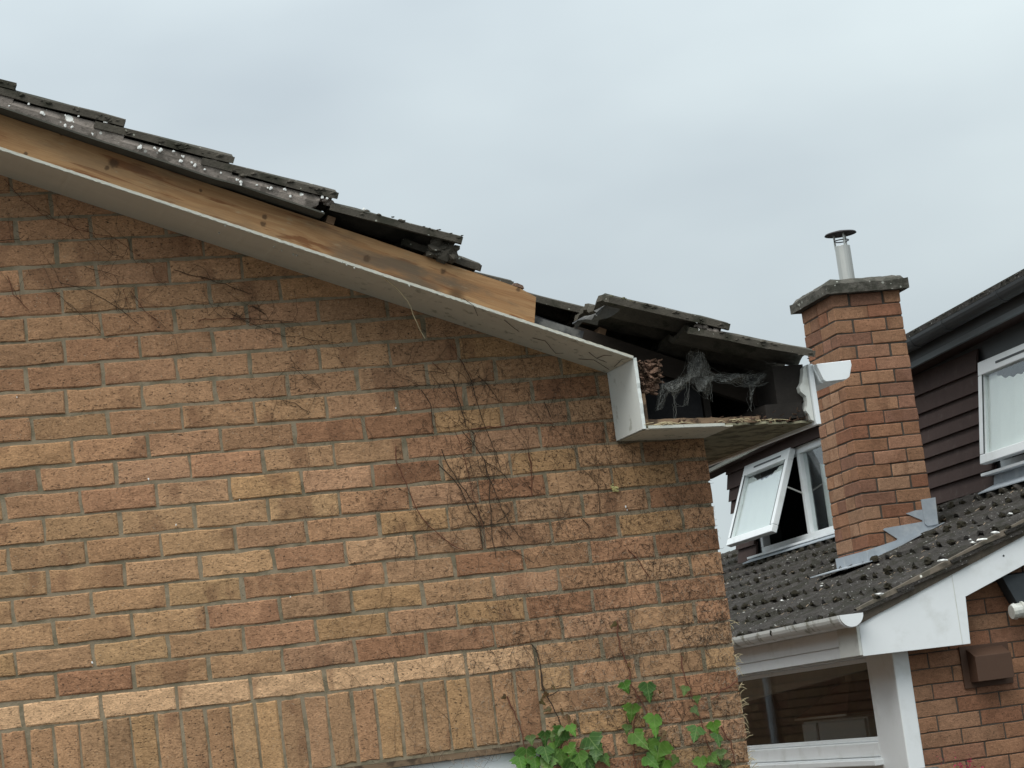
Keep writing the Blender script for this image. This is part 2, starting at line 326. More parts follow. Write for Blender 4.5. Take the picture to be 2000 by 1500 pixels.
class MB:
    def __init__(s): s.v = []; s.f = []
    def quad(s, a, b, c, d):
        i = len(s.v); s.v += [tuple(a), tuple(b), tuple(c), tuple(d)]; s.f.append((i, i + 1, i + 2, i + 3)); return s
    def box(s, x0, x1, y0, y1, z0, z1, fr=None):
        i = len(s.v)
        P = [(x0, y0, z0), (x1, y0, z0), (x1, y1, z0), (x0, y1, z0), (x0, y0, z1), (x1, y0, z1), (x1, y1, z1), (x0, y1, z1)]
        s.v += [tuple(fr(*p)) for p in P] if fr else P
        s.f += [(i, i + 3, i + 2, i + 1), (i + 4, i + 5, i + 6, i + 7), (i, i + 1, i + 5, i + 4), (i + 1, i + 2, i + 6, i + 5), (i + 2, i + 3, i + 7, i + 6), (i + 3, i, i + 4, i + 7)]
        return s
    def prism(s, poly0, poly1):
        """two matching rings of 3D points"""
        n = len(poly0); i = len(s.v); s.v += [tuple(p) for p in poly0] + [tuple(p) for p in poly1]
        s.f.append(tuple(range(i, i + n))[::-1]); s.f.append(tuple(range(i + n, i + 2 * n)))
        for k in range(n): s.f.append((i + k, i + (k + 1) % n, i + n + (k + 1) % n, i + n + k))
        return s
    def tube(s, pts, r, n=5, r1=None):
        pts = [Vector(p) for p in pts]; r1 = r if r1 is None else r1; rings = []
        for k, p in enumerate(pts):
            d = (pts[min(k + 1, len(pts) - 1)] - pts[max(k - 1, 0)])
            d = d.normalized() if d.length > 1e-9 else Vector((0, 0, 1))
            a = d.cross(Vector((0.3, 1, 0.2))).normalized(); b = d.cross(a)
            rr = r + (r1 - r) * k / max(1, len(pts) - 1); i = len(s.v)
            s.v += [tuple(p + (a * math.cos(2 * PI * j / n) + b * math.sin(2 * PI * j / n)) * rr) for j in range(n)]; rings.append(i)
        for A, B in zip(rings, rings[1:]):
            for j in range(n): s.f.append((A + j, A + (j + 1) % n, B + (j + 1) % n, B + j))
        s.f.append(tuple(range(rings[0], rings[0] + n))[::-1]); s.f.append(tuple(range(rings[-1], rings[-1] + n)))
        return s
    def blob(s, c, r, sq=(1, 1, 1), seed=0, sub=1, jit=0.35):
        bm = bmesh.new(); bmesh.ops.create_icosphere(bm, subdivisions=sub, radius=1)
        i = len(s.v); R = random.Random(seed)
        for v in bm.verts:
            k = 1 + (R.random() - 0.5) * 2 * jit
            s.v.append((c[0] + v.co.x * r * sq[0] * k, c[1] + v.co.y * r * sq[1] * k, c[2] + v.co.z * r * sq[2] * k))
        for f in bm.faces: s.f.append(tuple(i + v.index for v in f.verts))
        bm.free(); return s
    def mesh(s, name, material):
        me = bpy.data.meshes.new(name); me.from_pydata(s.v, [], s.f); me.validate()
        bm = bmesh.new(); bm.from_mesh(me); bmesh.ops.recalc_face_normals(bm, faces=bm.faces); bm.to_mesh(me); bm.free()
        me.materials.append(M[material] if isinstance(material, str) else material)
        return me
    def build(s, name, material, parent=None, loc=None, smooth=False, kind=None, bevel=0.0):
        me = s.mesh(name, material)
        if smooth:
            for p in me.polygons: p.use_smooth = True
        o = put(name, me, parent, loc)
        if kind: o['kind'] = kind
        if bevel:
            b = o.modifiers.new('edge', 'BEVEL'); b.width = bevel; b.segments = 2; b.limit_method = 'ANGLE'; b.angle_limit = 0.6
        return o

def put(name, me, parent=None, loc=None, rot=None, color=None, scale=None):
    o = bpy.data.objects.new(name, me); COL.objects.link(o)
    if parent is not None: o.parent = parent
    base = Vector((0, 0, 0))
    if parent is not None and parent.type == 'EMPTY' and 'base' in parent: base = Vector(parent['base'])
    o.location = (Vector(loc) if loc is not None else Vector((0, 0, 0))) + base
    if rot: o.rotation_euler = rot
    if scale: o.scale = scale
    if color: o.color = (*color, 1)
    return o
def thing(name, label, cat, loc=(0, 0, 0), rotz=0.0, base=None, group=None):
    o = bpy.data.objects.new(name, None); COL.objects.link(o); o.location = loc; o.rotation_euler = (0, 0, rotz)
    o['label'] = label; o['category'] = cat
    if base is not None: o['base'] = base
    if group: o['group'] = group
    return o
def tag(o, label, cat, group=None, kind=None):
    o['label'] = label; o['category'] = cat
    if group: o['group'] = group
    if kind: o['kind'] = kind
    return o

# photo pixel -> point on one of our house's planes (used to read positions off the photograph once)
DS = Vector((math.cos(RAKE), 0, -math.sin(RAKE))); DN = Vector((math.sin(RAKE), 0, math.cos(RAKE)))
def RS(s, n, y): return Vector((0, y, 1.9026)) + DS * s + DN * n          # rake frame: s down the slope, n square to it
def on_rake(u, v, n):
    d = ray(u, v); o = CAM - Vector((0, 0, 1.9026)); t = (n - o.dot(DN)) / d.dot(DN); return CAM + d * t

# ------------------------------------------------------------------ ground
g = MB(); g.quad((-400, -400, GROUND), (400, -400, GROUND), (400, 400, GROUND), (-400, 400, GROUND))
go = g.build('ground', 'ground'); go['kind'] = 'structure'

# ------------------------------------------------------------------ bricks
def brick_face_mesh(name, L, H, D, material, seed, chip=1.0):
    """a brick laid to face -y, centred on its face: ragged arrises, slightly uneven face"""
    R = random.Random(seed); x, z = L / 2, H / 2
    ring = []
    for k in range(4): ring.append((-x + L * k / 4, -z))
    for k in range(2): ring.append((x, -z + H * k / 2))
    for k in range(4): ring.append((x - L * k / 4, z))
    for k in range(2): ring.append((-x, z - H * k / 2))
    outer = []; inner = []
    for (a, b) in ring:
        j = lambda s: (R.random() - 0.5) * s * chip
        a2, b2 = a + j(0.0045), b + j(0.0042)
        outer.append((a2, 0.0045, b2))
        inner.append((a2 * (1 - 0.004 / L - R.random() * 0.012 * chip / L), 0.001 + j(0.0025), b2 * (1 - 0.003 / H - R.random() * 0.008 * chip / H)))
    back = [(a, D, b) for a, b in ring]
    mb = MB(); n = len(ring); mb.v = back + outer + inner + [((R.random() - 0.5) * L * 0.5, -0.0012 * R.random(), 0)]
    for k in range(n):
        q = (k + 1) % n
        mb.f.append((k, q, n + q, n + k)); mb.f.append((n + k, n + q, 2 * n + q, 2 * n + k)); mb.f.append((2 * n + k, 2 * n + q, 3 * n))
    return mb.mesh(name, material)

def bevel_brick(name, L, H, D, material, seed):
    R = random.Random(seed); bm = bmesh.new(); bmesh.ops.create_cube(bm, size=1)
    bmesh.ops.scale(bm, vec=(L, D, H), verts=bm.verts)
    bmesh.ops.bevel(bm, geom=list(bm.edges), offset=0.004, segments=1, affect='EDGES')
    for v in bm.verts: v.co += Vector((R.random() - 0.5, R.random() - 0.5, R.random() - 0.5)) * 0.0035
    me = bpy.data.meshes.new(name); bm.to_mesh(me); bm.free(); me.materials.append(M[material]); return me

HC = 0.07583                                    # course height
XC = 2.771                                      # corner of the gable wall
house = thing('brick_house', 'buff brick gable end with stripped verge board, slipped tiles and rotten open eaves', 'house', (0, 0, GROUND), base=(0, 0, -GROUND))

wl = MB()
# gable wall body (mortar shows in the joints), with the window opening left out
def wallprism(poly, y0, y1): wl.prism([(x, y0, z) for x, z in poly], [(x, y1, z) for x, z in poly])
rk = lambda x: 1.9026 - 0.4002 * x
MY = 0.0045
wallprism([(-3.2, GROUND), (-2.2, GROUND), (-2.2, -0.228), (2.092, -0.228), (2.092, GROUND), (XC - 0.006, GROUND), (XC - 0.006, rk(XC) + 0.05), (-3.2, rk(-3.2) + 0.05)], MY, 0.26)
wl.box(XC - 0.25, XC - 0.007, 0.261, 14.0, GROUND, 0.70)
wall = wl.build('wall', 'mortar', house)

variants = [brick_face_mesh('brick', 0.2145, 0.0670, 0.055, 'brick', 100 + i) for i in range(14)]
halfs = [brick_face_mesh('brick', 0.1025, 0.0670, 0.055, 'brick', 200 + i) for i in range(6)]
solds = [brick_face_mesh('brick', 0.0655, 0.2145, 0.055, 'brick', 300 + i) for i in range(8)]
OFF = {1: .5252, 2: .6276, 3: .5157, 4: .6378, 5: .527, 6: .6325, 7: .5243, 8: .6333, 9: .5248, 10: .6362, 11: .7412, 12: .6281, 13: .7368, 14: .6261, 15: .7443, 16: .6372}
far = MB()
def visible(x, z):
    p = Vector((x, 0, z)) - CAM; d = p.dot(_f); u = 1000 + FPX * p.dot(_r) / d; v = 750 - FPX * p.dot(_u) / d
    return -95 < u < 2090 and v < 1545
def brick_colour(x, z, c):
    n = mnoise.noise(Vector((x * 1.1 + 3, z * 1.3, 2.0)))
    b = Vector(rnd.choice(BUFF)); k = 0.90 + 0.24 * rnd.random()
    b = b.lerp(Vector((0.414, 0.243, 0.123)), 0.3)
    if z > 0.75 and x < 1.6: b = b.lerp(Vector((0.402, 0.220, 0.121)), 0.45)       # pinker bricks up under the verge
    if z < 0.6 and x < 1.2: b = b.lerp(Vector((0.425, 0.262, 0.132)), 0.4)
    if rnd.random() < 0.10: b = Vector((0.328, 0.169, 0.094)); k = 0.95 + 0.15 * rnd.random()
    return tuple(b * k * (1 + 0.12 * n))
nb = 0
def lay(x0, x1, z, color=None):
    """one brick between two perpend joints"""
    global nb
    L = x1 - x0 - 0.0090; xm = (x0 + x1) / 2; xm += (rnd.random() - 0.5) * 0.003
    zz = z + (rnd.random() - 0.5) * 0.0022
    if L < 0.02: return
    if zz - 0.033 > rk(xm + L / 2) + 0.07: return
    if not visible(xm, zz):
        far.box(x0 + 0.005, x1 - 0.005, 0.0, 0.03, zz - 0.0325, zz + 0.0325); return
    me, L0 = (rnd.choice(variants), 0.2145) if L > 0.155 else (rnd.choice(halfs), 0.1025)
    flip = rnd.random() < 0.5
    put('brick', me, wall, (xm, (rnd.random() - 0.5) * 0.0035, zz), rot=(0, ((PI if flip else 0) + (rnd.random() - 0.5) * 0.010), 0),
        color=color or brick_colour(xm, zz, 0), scale=(L / L0, 1, 1 + (rnd.random() - 0.5) * 0.03)); nb += 1
for c in range(-29, 30):
    z = (c - 0.5) * HC
    off = OFF.get(c, 0.075 if c % 2 else 0.1876) % 0.225
    xmin = -3.2 if c > 1 else (2.1002 if c <= 0 else -2.2)
    k = -15
    xs = []
    while True:
        x = off + 0.225 * k; k += 1
        if x > XC - 0.03: break
        if x > xmin + 0.03: xs.append(x + (rnd.random() - 0.5) * 0.004)
    xs = [xmin] + xs + [XC + 0.005]
    for a, b in zip(xs, xs[1:]):
        col = None
        if c == 1 and b < 2.11: col = tuple(Vector((0.635, 0.395, 0.225)) * (0.9 + 0.16 * rnd.random()))      # fresh replacement bricks
        lay(a, b, z, col)
x = 2.0965
i = 0
while x > -2.2:                                 # soldier course over the window
    xm = x - 0.0375; z = -0.111
    if visible(xm, -0.03) and xm > 0.25:
        b = Vector(rnd.choice(BUFF)).lerp(Vector((0.414, 0.249, 0.127)), 0.5) * (0.85 + 0.3 * rnd.random())
        put('brick', rnd.choice(solds), wall, (xm + (rnd.random() - 0.5) * 0.003, (rnd.random() - 0.5) * 0.003, z + (rnd.random() - 0.5) * 0.004), rot=(0, (rnd.random() - 0.5) * 0.02 + (PI if rnd.random() < 0.5 else 0), 0), color=tuple(b)); nb += 1
    else: far.box(xm - 0.0325, xm + 0.0325, 0, 0.03, z - 0.107, z + 0.107)
    x -= 0.0745
for c in range(-30, 10):                          # flank wall round the corner
    z = (c - 0.5) * HC; y = 0.105 if c % 2 else 0.215
    while y < 13.8: far.box(XC - 0.03, XC + 0.004, y + 0.005, y + 0.22, z - 0.0325, z + 0.0325); y += 0.225
fo = far.build('brickwork', 'brick_far', wall, kind='stuff')
print('bricks', nb)

# lintel and the window below it
win = MB()
win.box(-2.15, 2.085, 0.03, 0.13, -0.33, -0.247).box(2.02, 2.085, 0.07, 0.13, -1.5, -0.331).box(-2.15, -2.09, 0.07, 0.13, -1.5, -0.331).box(-2.15, 2.085, 0.07, 0.13, -1.57, -1.501)
win.box(-0.1, -0.04, 0.07, 0.13, -1.5, -0.331).box(0.95, 1.01, 0.07, 0.13, -1.5, -0.331)
wo = win.build('window', 'upvc', house, bevel=0.004)
MB().box(-2.08, 2.01, 0.095, 0.1, -1.49, -0.34).build('pane', 'glass', wo)
MB().box(-2.15, 2.05, 0.27, 0.30, -1.6, -1.595).build('window_board', 'upvc', house)
MB().box(-2.3, 2.3, 2.6, 2.65, GROUND, 0.3).box(-2.3, 2.3, 0.27, 2.6, 0.1, 0.15).box(2.25, 2.3, 0.27, 2.6, GROUND, 0.1).box(-2.3, -2.25, 0.27, 2.6, GROUND, 0.1).build('room', 'plaster', house)
ln = MB(); ln.box(-2.2, 2.088, 0.004, 0.12, -0.2465, -0.2285); ln.build('lintel', 'oldbatten', house)

# a few marks on the wall
for (u, v, r) in [(290, 936, 5), (344, 1025, 4), (180, 1294, 6), (567, 1166, 3), (773, 797, 4), (1222, 990, 5), (1225, 996, 3), (468, 976, 3), (33, 776, 3)]:
    p = on_y(u, v, -0.003); k = r / 660.0
    d = MB(); d.blob(p, k * 0.55, (0.7, 0.45, 1.1), seed=u); d.build('dropping', 'limewash', house)
p = on_y(1200, 953, -0.004); d = MB()
for i in range(14): d.blob(p + Vector(((rnd.random() - 0.5) * 0.022, -0.002, (rnd.random() - 0.5) * 0.026)), 0.003 + 0.003 * rnd.random(), seed=i)
d.build('lichen_patch', 'yellow', house)

# ------------------------------------------------------------------ verge: soffit, board, tiles
OV = 0.235
so_ = MB()
S0, S1 = -2.6, 2.654
n = 420; st = []
for i in range(n + 1):
    s = S0 + (S1 - S0) * i / n
    j = 0.0022 * mnoise.noise(Vector((s * 60, 0, 0))) + 0.0016 * mnoise.noise(Vector((s * 170, 3, 0)))
    st.append((s, j))
for i in range(n):
    (a, ja), (b, jb) = st[i], st[i + 1]
    A = [RS(a, -0.0065, -0.001), RS(a, -0.0065 + ja * 0.6, -OV - 0.006 + ja), RS(a, 0.0035 + ja, -OV - 0.006 + ja * 1.2), RS(a, 0.0015, -0.001)]
    B = [RS(b, -0.0065, -0.001), RS(b, -0.0065 + jb * 0.6, -OV - 0.006 + jb), RS(b, 0.0035 + jb, -OV - 0.006 + jb * 1.2), RS(b, 0.0015, -0.001)]
    for k in range(3): so_.quad(A[k], B[k], B[k + 1], A[k + 1])
verge_soffit = so_.build('verge_soffit', 'soffit', house)
fl = MB(); prev = None                            # ragged paint along the edge
for i in range(900):
    s = S0 + (S1 - S0) * i / 899
    a = 0.0018 * mnoise.noise(Vector((s * 90, 4, 0))) + 0.0012 * mnoise.noise(Vector((s * 300, 6, 0)))
    q = [RS(s, -0.0055 + a * 1.2, -OV - 0.0085), RS(s, -0.0002 + a * 2.2 + 0.0012 * mnoise.noise(Vector((s * 21, 3, 0))), -OV - 0.0085)]
    if prev: fl.quad(prev[0], q[0], q[1], prev[1])
    prev = q
for (u, v) in [(535, 482), (550, 489), (573, 497), (580, 499), (668, 512), (677, 517), (692, 523), (799, 558), (440, 441), (428, 455)]:
    fl.blob(on_rake(u, v, -0.009), 0.0028, (1, 0.8, 1.4), seed=u)
fl.build('paint_flakes', 'flake', verge_soffit, kind='stuff')

bd = MB(); n = 90; prev = None; YB = -OV + 0.006
for i in range(n + 1):
    s = S0 + (2.305 - S0) * i / n
    top = 0.1015 + 0.002 * mnoise.noise(Vector((s * 5, 1, 0))) - (0.012 * max(0, (s - 2.22) / 0.085) ** 2 if s > 2.22 else 0)
    bot = 0.003
    sb = s + (0.016 if i == n else 0)
    R4 = [RS(sb, bot, YB), RS(s, top, YB), RS(s, top, YB + 0.045), RS(sb, bot, YB + 0.045)]
    if prev:
        for k in range(4): bd.quad(prev[k], R4[k], R4[(k + 1) % 4], prev[(k + 1) % 4])
    prev = R4
bd.quad(*prev)
bd.build('verge_board', 'pine', house)

# roof body behind the verge: felt on rafters
rf = MB()
rf.box(S0, 3.1, -0.012, 14.0, 0.085, 0.10, fr=lambda s, y, n: RS(s, n, y))
rf.box(S0, 2.29, YB + 0.05, -0.013, 0.085, 0.098, fr=lambda s, y, n: RS(s, n, y))
roof = rf.build('roof', 'felt', house)

TW, TL, TT = 0.30, 0.42, 0.021
def tile_mesh(name, L, material, seed, W=TW, amp=0.013, tilt=0.078, chip=0):
    """interlocking rolled tile: head at s=-L, tail at s=0, first roll crest along the y=0 edge"""
    R = random.Random(seed); mb = MB(); ny = 16; ns = 5
    def pn(y): return amp - amp * math.cos(2 * PI * y / 0.15)
    top = []; bot = []
    for a in range(ns + 1):
        s = -L + L * a / ns; rt = []; rb = []
        for j in range(ny + 1):
            y = W * j / ny; e = (R.random() - 0.5) * 0.0045
            ds = (R.random() - 0.5) * 0.010 if a in (0, ns) else 0
            nn = pn(y) + s * tilt + e
            rt.append((s + ds, y, nn)); rb.append((s + ds, y, nn - TT))
        top.append(rt); bot.append(rb)
    P = lambda q: tuple(DS * q[0] + Vector((0, q[1], 0)) + DN * q[2])
    for a in range(ns):
        for j in range(ny):
            mb.quad(P(top[a][j]), P(top[a + 1][j]), P(top[a + 1][j + 1]), P(top[a][j + 1]))
            mb.quad(P(bot[a][j]), P(bot[a][j + 1]), P(bot[a + 1][j + 1]), P(bot[a + 1][j]))
        mb.quad(P(top[a][0]), P(bot[a][0]), P(bot[a + 1][0]), P(top[a + 1][0]))
        mb.quad(P(top[a][ny]), P(top[a + 1][ny]), P(bot[a + 1][ny]), P(bot[a][ny]))
    for j in range(ny):
        mb.quad(P(top[ns][j]), P(bot[ns][j]), P(bot[ns][j + 1]), P(top[ns][j + 1]))
        mb.quad(P(top[0][j]), P(top[0][j + 1]), P(bot[0][j + 1]), P(bot[0][j]))
    me = mb.mesh(name, material)
    bm = bmesh.new(); bm.from_mesh(me); bmesh.ops.remove_doubles(bm, verts=bm.verts, dist=0.0004); bm.to_mesh(me); bm.free()
    return me
tiles = [tile_mesh('roof_tile', TL, 'tile', 400 + i) for i in range(4)]
YV = -0.287
NT_ = 0.186
ends = [-2.40, -2.065, -1.73, -1.394, -1.058, -0.722, -0.386, -0.052, 0.283, 0.617, 0.950, 1.284, 1.614]
def tile_at(s, n, y, me=None, rot=0.0):
    o = put('roof_tile', me or rnd.choice(tiles), roof, RS(s, n, y)); o.rotation_euler = (0, rot, 0); return o
for e in ends: tile_at(e, NT_ + (rnd.random() - 0.5) * 0.006, YV)
tile_at(2.022, 0.178, YV, rot=0.006)                                   # slipped tile
eb = MB(); R = random.Random(2)                    # bedding left under the slipped tile's tail
for i in range(30): eb.blob(RS(1.945 + 0.07 * R.random(), 0.112 + 0.038 * R.random(), YV + 0.03 + 0.03 * R.random()), 0.010 + 0.009 * R.random(), (1.3, 1, 1), seed=i, jit=0.4)
eb.build('mortar_rubble', 'tile', roof, kind='stuff')
frag = tile_mesh('roof_tile', 0.26, 'tile', 471, W=0.13, tilt=0.0)
tile_at(2.120, 0.143, -0.20, frag)
tile_at(2.930, 0.190, YV, tile_mesh('roof_tile', 0.415, 'tile', 472, tilt=0.10))
tile_at(3.230, 0.195, YV, tile_mesh('roof_tile', 0.425, 'tile', 473, tilt=0.135))
for ccol in range(1, 14):
    for e in ends + [1.952, 2.285, 2.618, 2.945, 3.245]:
        tile_at(e + (rnd.random() - 0.5) * 0.008, 0.190 + (rnd.random() - 0.5) * 0.004, YV + 0.30 * ccol)
for e in [1.30, 1.64, 1.97, 2.30, 2.63, 2.95]:                         # battens
    b = MB(); y0 = {1.30: YV + 0.06, 1.97: YV + 0.06, 2.95: -0.02, 2.63: -0.05}.get(e, -0.19)
    b.box(e - 0.36, e - 0.335, y0, 3.5, 0.104, 0.128, fr=lambda s, y, n: RS(s, n, y)); b.build('batten', 'batten', roof)

ft = MB()
for e in ends + [1.952, 2.285, 2.618, 2.945, 3.245]: ft.box(e - 0.36, e, YV + 0.30 * 14, 14.0, 0.0, 0.022, fr=lambda s, y, n, e=e: RS(s, 0.16 + n + (s - e) * 0.078, y))
ft.build('far_tiles', 'tile', roof, kind='stuff')
# bedding mortar under the verge tiles and the strip it sits on
uc = MB(); n = 60; prev = None
for i in range(n + 1):
    s = S0 + (1.59 - S0) * i / n; dz = 0.0018 * mnoise.noise(Vector((s * 4, 8, 0)))
    if s > 1.28: dz += 0.006
    R4 = [RS(s, 0.1035 + dz, YV + 0.004 + 0.003 * mnoise.noise(Vector((s * 9, 2, 0)))), RS(s, 0.1085 + dz, YV + 0.004), RS(s, 0.1085 + dz, -0.02), RS(s, 0.1035 + dz, -0.02)]
    if prev:
        for k in range(4): uc.quad(prev[k], R4[k], R4[(k + 1) % 4], prev[(k + 1) % 4])
    prev = R4
uc.build('undercloak', 'undercloak', roof)
for e in ends:
    mm = MB(); prev = None; N = 16
    s_a = e - 0.334; s_b = e + 0.006
    if e > 1.6: s_b = 1.565
    for i in range(N + 1):
        s = s_a + (s_b - s_a) * i / N
        nt_ = NT_ + (s - e) * 0.078 - TT - 0.0015
        lo = 0.1095 + 0.002 * mnoise.noise(Vector((s * 25, 5, 1))) + (0.006 if s > 1.28 else 0)
        if e > 1.6 and i == N: lo += 0.018
        y = YV + 0.008 + 0.0035 * mnoise.noise(Vector((s * 22, 1, 4)))
        mid = (nt_ + lo) / 2
        R4 = [RS(s, lo, y + 0.002), RS(s, mid, y - 0.003), RS(s, nt_, y + 0.003), RS(s, nt_, y + 0.035), RS(s, lo, y + 0.04)]
        if prev:
            for k in range(5): mm.quad(prev[k], R4[k], R4[(k + 1) % 5], prev[(k + 1) % 5])
        else: mm.f.append(tuple(range(len(mm.v), len(mm.v) + 5))); mm.v += [tuple(q) for q in R4]
        prev = R4
    mm.f.append(tuple(range(len(mm.v), len(mm.v) + 5))); mm.v += [tuple(q) for q in prev]
    mm.build('verge_mortar', 'verge', roof)
# wedge of mortar left between the lower courses, moss, rubble
for e, nn, ln_ in [(1.614, 0.150, 0.07), (2.93, 0.150, 0.10), (1.284, 0.150, 0.06), (0.95, 0.150, 0.05)]:
    mm = MB()
    for i in range(16):
        t = rnd.random(); mm.blob(RS(e - ln_ * t - 0.004, nn + 0.006 * t + 0.006 * rnd.random(), YV + 0.012 + 0.02 * rnd.random()), 0.006 + 0.006 * rnd.random(), (1.3, 0.8, 0.9), seed=i + int(e * 100))
    mm.build('mortar_rubble', 'verge', roof, kind='stuff')
tm = MB(); R = random.Random(14)                   # crusts of moss and lichen on the tile edges
for e in ends + [2.022, 2.93, 3.23]:
    for i in range(26):
        t = R.random(); s = e - 0.33 * t
        tm.blob(RS(s, NT_ - 0.078 * 0.33 * t + R.gauss(0, 0.0015) - (0.004 if R.random() < 0.5 else 0.018 * R.random()), YV - 0.001 + (0.03 * R.random() if R.random() < 0.5 else 0)), 0.0025 + 0.0045 * R.random() ** 2, (1.8, 0.8, 0.7), seed=R.randint(0, 9999), jit=0.5)
tm.build('edge_moss', 'tile', roof, kind='stuff')
ls = MB(); R = random.Random(19)                   # lichen rosettes on the bedding mortar and tile edges
for (u, v, r) in ((57, 201, 5), (80, 221, 6), (86, 223, 4), (154, 227, 3), (129, 226, 2.5), (128, 245, 4), (141, 249, 4), (207, 240, 5), (275, 287, 7), (303, 289, 4), (314, 293, 5), (353, 314, 6), (340, 296, 4), (358, 306, 4), (374, 319, 4), (382, 323, 5), (291, 272, 4), (432, 337, 4), (468, 357, 6), (462, 350, 4), (527, 368, 5), (567, 383, 4), (556, 371, 4), (630, 385, 6), (640, 388, 4), (18, 206, 3), (180, 262, 3), (240, 262, 3), (400, 330, 3), (500, 362, 3), (590, 380, 3), (710, 408, 4), (826, 447, 3), (1260, 600, 4), (1280, 606, 4), (1360, 630, 3), (1450, 664, 4), (1365, 646, 5)):
    p = on_y(u, v, YV + 0.0015); k = r / 670.0 * 0.75
    for q in range(3): ls.blob(p + Vector((R.gauss(0, k * 0.45), 0, R.gauss(0, k * 0.4))), k * (0.5 + 0.4 * R.random()), (1.0, 0.35, 1.0), seed=R.randint(0, 9999), jit=0.3)
ls.build('lichen_spots', 'limewash', roof, kind='stuff')
mo = MB()
for i in range(46):
    t = rnd.random(); mo.blob(RS(2.522 + 0.10 * t, 0.145 + 0.012 * t + 0.010 * rnd.random(), YV + 0.012 + 0.05 * rnd.random()), 0.005 + 0.007 * rnd.random() * (1.1 - t), seed=i, jit=0.5)
mo.build('moss', 'mosspale', roof, kind='stuff')
sp = MB(); sp.prism([RS(2.222, 0.101, YB), RS(2.262, 0.104, YB), RS(2.255, 0.112, YB), RS(2.236, 0.1135, YB), RS(2.226, 0.110, YB)], [RS(2.222, 0.101, YB + 0.03), RS(2.262, 0.104, YB + 0.03), RS(2.255, 0.112, YB + 0.03), RS(2.236, 0.1135, YB + 0.03), RS(2.226, 0.110, YB + 0.03)])
sp.build('broken_tile_chip', 'rotten', roof)
# mortar and torn felt hanging at the head of the third verge tile
tf = MB(); prev = None
for i in range(13):
    t = i / 12; y = YV + 0.004 + 0.10 * t; nn = 0.118 - 0.045 * t + 0.006 * math.sin(9 * t); s = 2.512 - 0.035 * t + 0.01 * math.sin(7 * t)
    R2 = [RS(s, nn, y), RS(s - 0.012 - 0.02 * rnd.random(), nn - 0.022 - 0.015 * rnd.random(), y + 0.004), RS(s + 0.05, nn + 0.004, y)]
    if prev: tf.quad(prev[0], R2[0], R2[1], prev[1]); tf.quad(prev[0], R2[0], R2[2], prev[2])
    prev = R2
tf.build('torn_felt', 'dustboard', roof)
# grey noggin and rafters behind the missing board
MB().box(2.31, 2.492, -0.195, -0.165, 0.002, 0.038, fr=lambda s, y, n: RS(s, n + (s - 2.31) * 0.03, y)).build('noggin', 'dustboard', house)
MB().prism([(2.0, -0.03, rk(2.0) + 0.01), (2.478, -0.03, rk(2.478) + 0.01), (2.478, -0.03, 0.702), (2.765, -0.03, 0.702), (2.765, -0.03, rk(2.765) + 0.07), (2.0, -0.03, rk(2.0) + 0.07)], [(2.0, -0.004, rk(2.0) + 0.01), (2.478, -0.004, rk(2.478) + 0.01), (2.478, -0.004, 0.702), (2.765, -0.004, 0.702), (2.765, -0.004, rk(2.765) + 0.07), (2.0, -0.004, rk(2.0) + 0.07)]).build('shade_backing', 'felt', house)  # added dark sheet standing in for shade inside the eaves box
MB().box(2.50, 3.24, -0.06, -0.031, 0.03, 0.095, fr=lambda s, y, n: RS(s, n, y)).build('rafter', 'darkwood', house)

# ------------------------------------------------------------------ eaves box
XR = 2.464
rb = MB(); N = 14; prev = None
for i in range(N + 1):
    z = 0.688 + (0.914 - 0.688) * i / N; e = 0.004 * mnoise.noise(Vector((z * 40, 2, 2)))
    R4 = [(XR, -0.001, z), (XR, -OV - 0.004 + e, z), (XR + 0.011, -OV - 0.004 + e * 1.4, z), (XR + 0.011, -0.001, z)]
    if prev:
        for k in range(4): rb.quad(prev[k], R4[k], R4[(k + 1) % 4], prev[(k + 1) % 4])
    prev = R4
rb.quad(*prev)
rb.build('soffit_return', 'retboard', house)
MB().box(XR + 0.012, XR + 0.026, -OV + 0.004, -OV + 0.03, 0.70, 0.80).build('corner_batten', 'oldbatten', house)
es = MB(); N = 60; prev = None
for i in range(N + 1):
    x = XR + 0.002 + (3.062 - XR) * i / N; t = i / N
    z = 0.692 - 0.028 * t + 0.002 * mnoise.noise(Vector((x * 9, 1, 1)))
    e = (0.003 if x < 2.745 else 0.014 + 0.022 * t) * (0.6 + mnoise.noise(Vector((x * 30, 5, 2))))
    R4 = [(x, -OV + e - 0.002, z), (x, -OV + e, z + 0.0075), (x, 14, z + 0.0075), (x, 14, z)]
    if prev:
        for k in range(4): es.quad(prev[k], R4[k], R4[(k + 1) % 4], prev[(k + 1) % 4])
    prev = R4
eaves_soffit = es.build('eaves_soffit', 'soffit_dirty', house)
MB().box(2.483, 2.742, -OV - 0.0045, -OV - 0.0022, 0.6875, 0.6965, fr=lambda x, y, z: Vector((x, y, z - 0.0449 * (x - 2.483)))).build('painted_edge', 'flake', eaves_soffit)
MB().box(XR + 0.012, 2.771, -OV + 0.001, -0.001, 0.6855, 0.6905, fr=lambda x, y, z: Vector((x, y, z - 0.0449 * (x - 2.483)))).build('painted_underside', 'soffit', eaves_soffit)
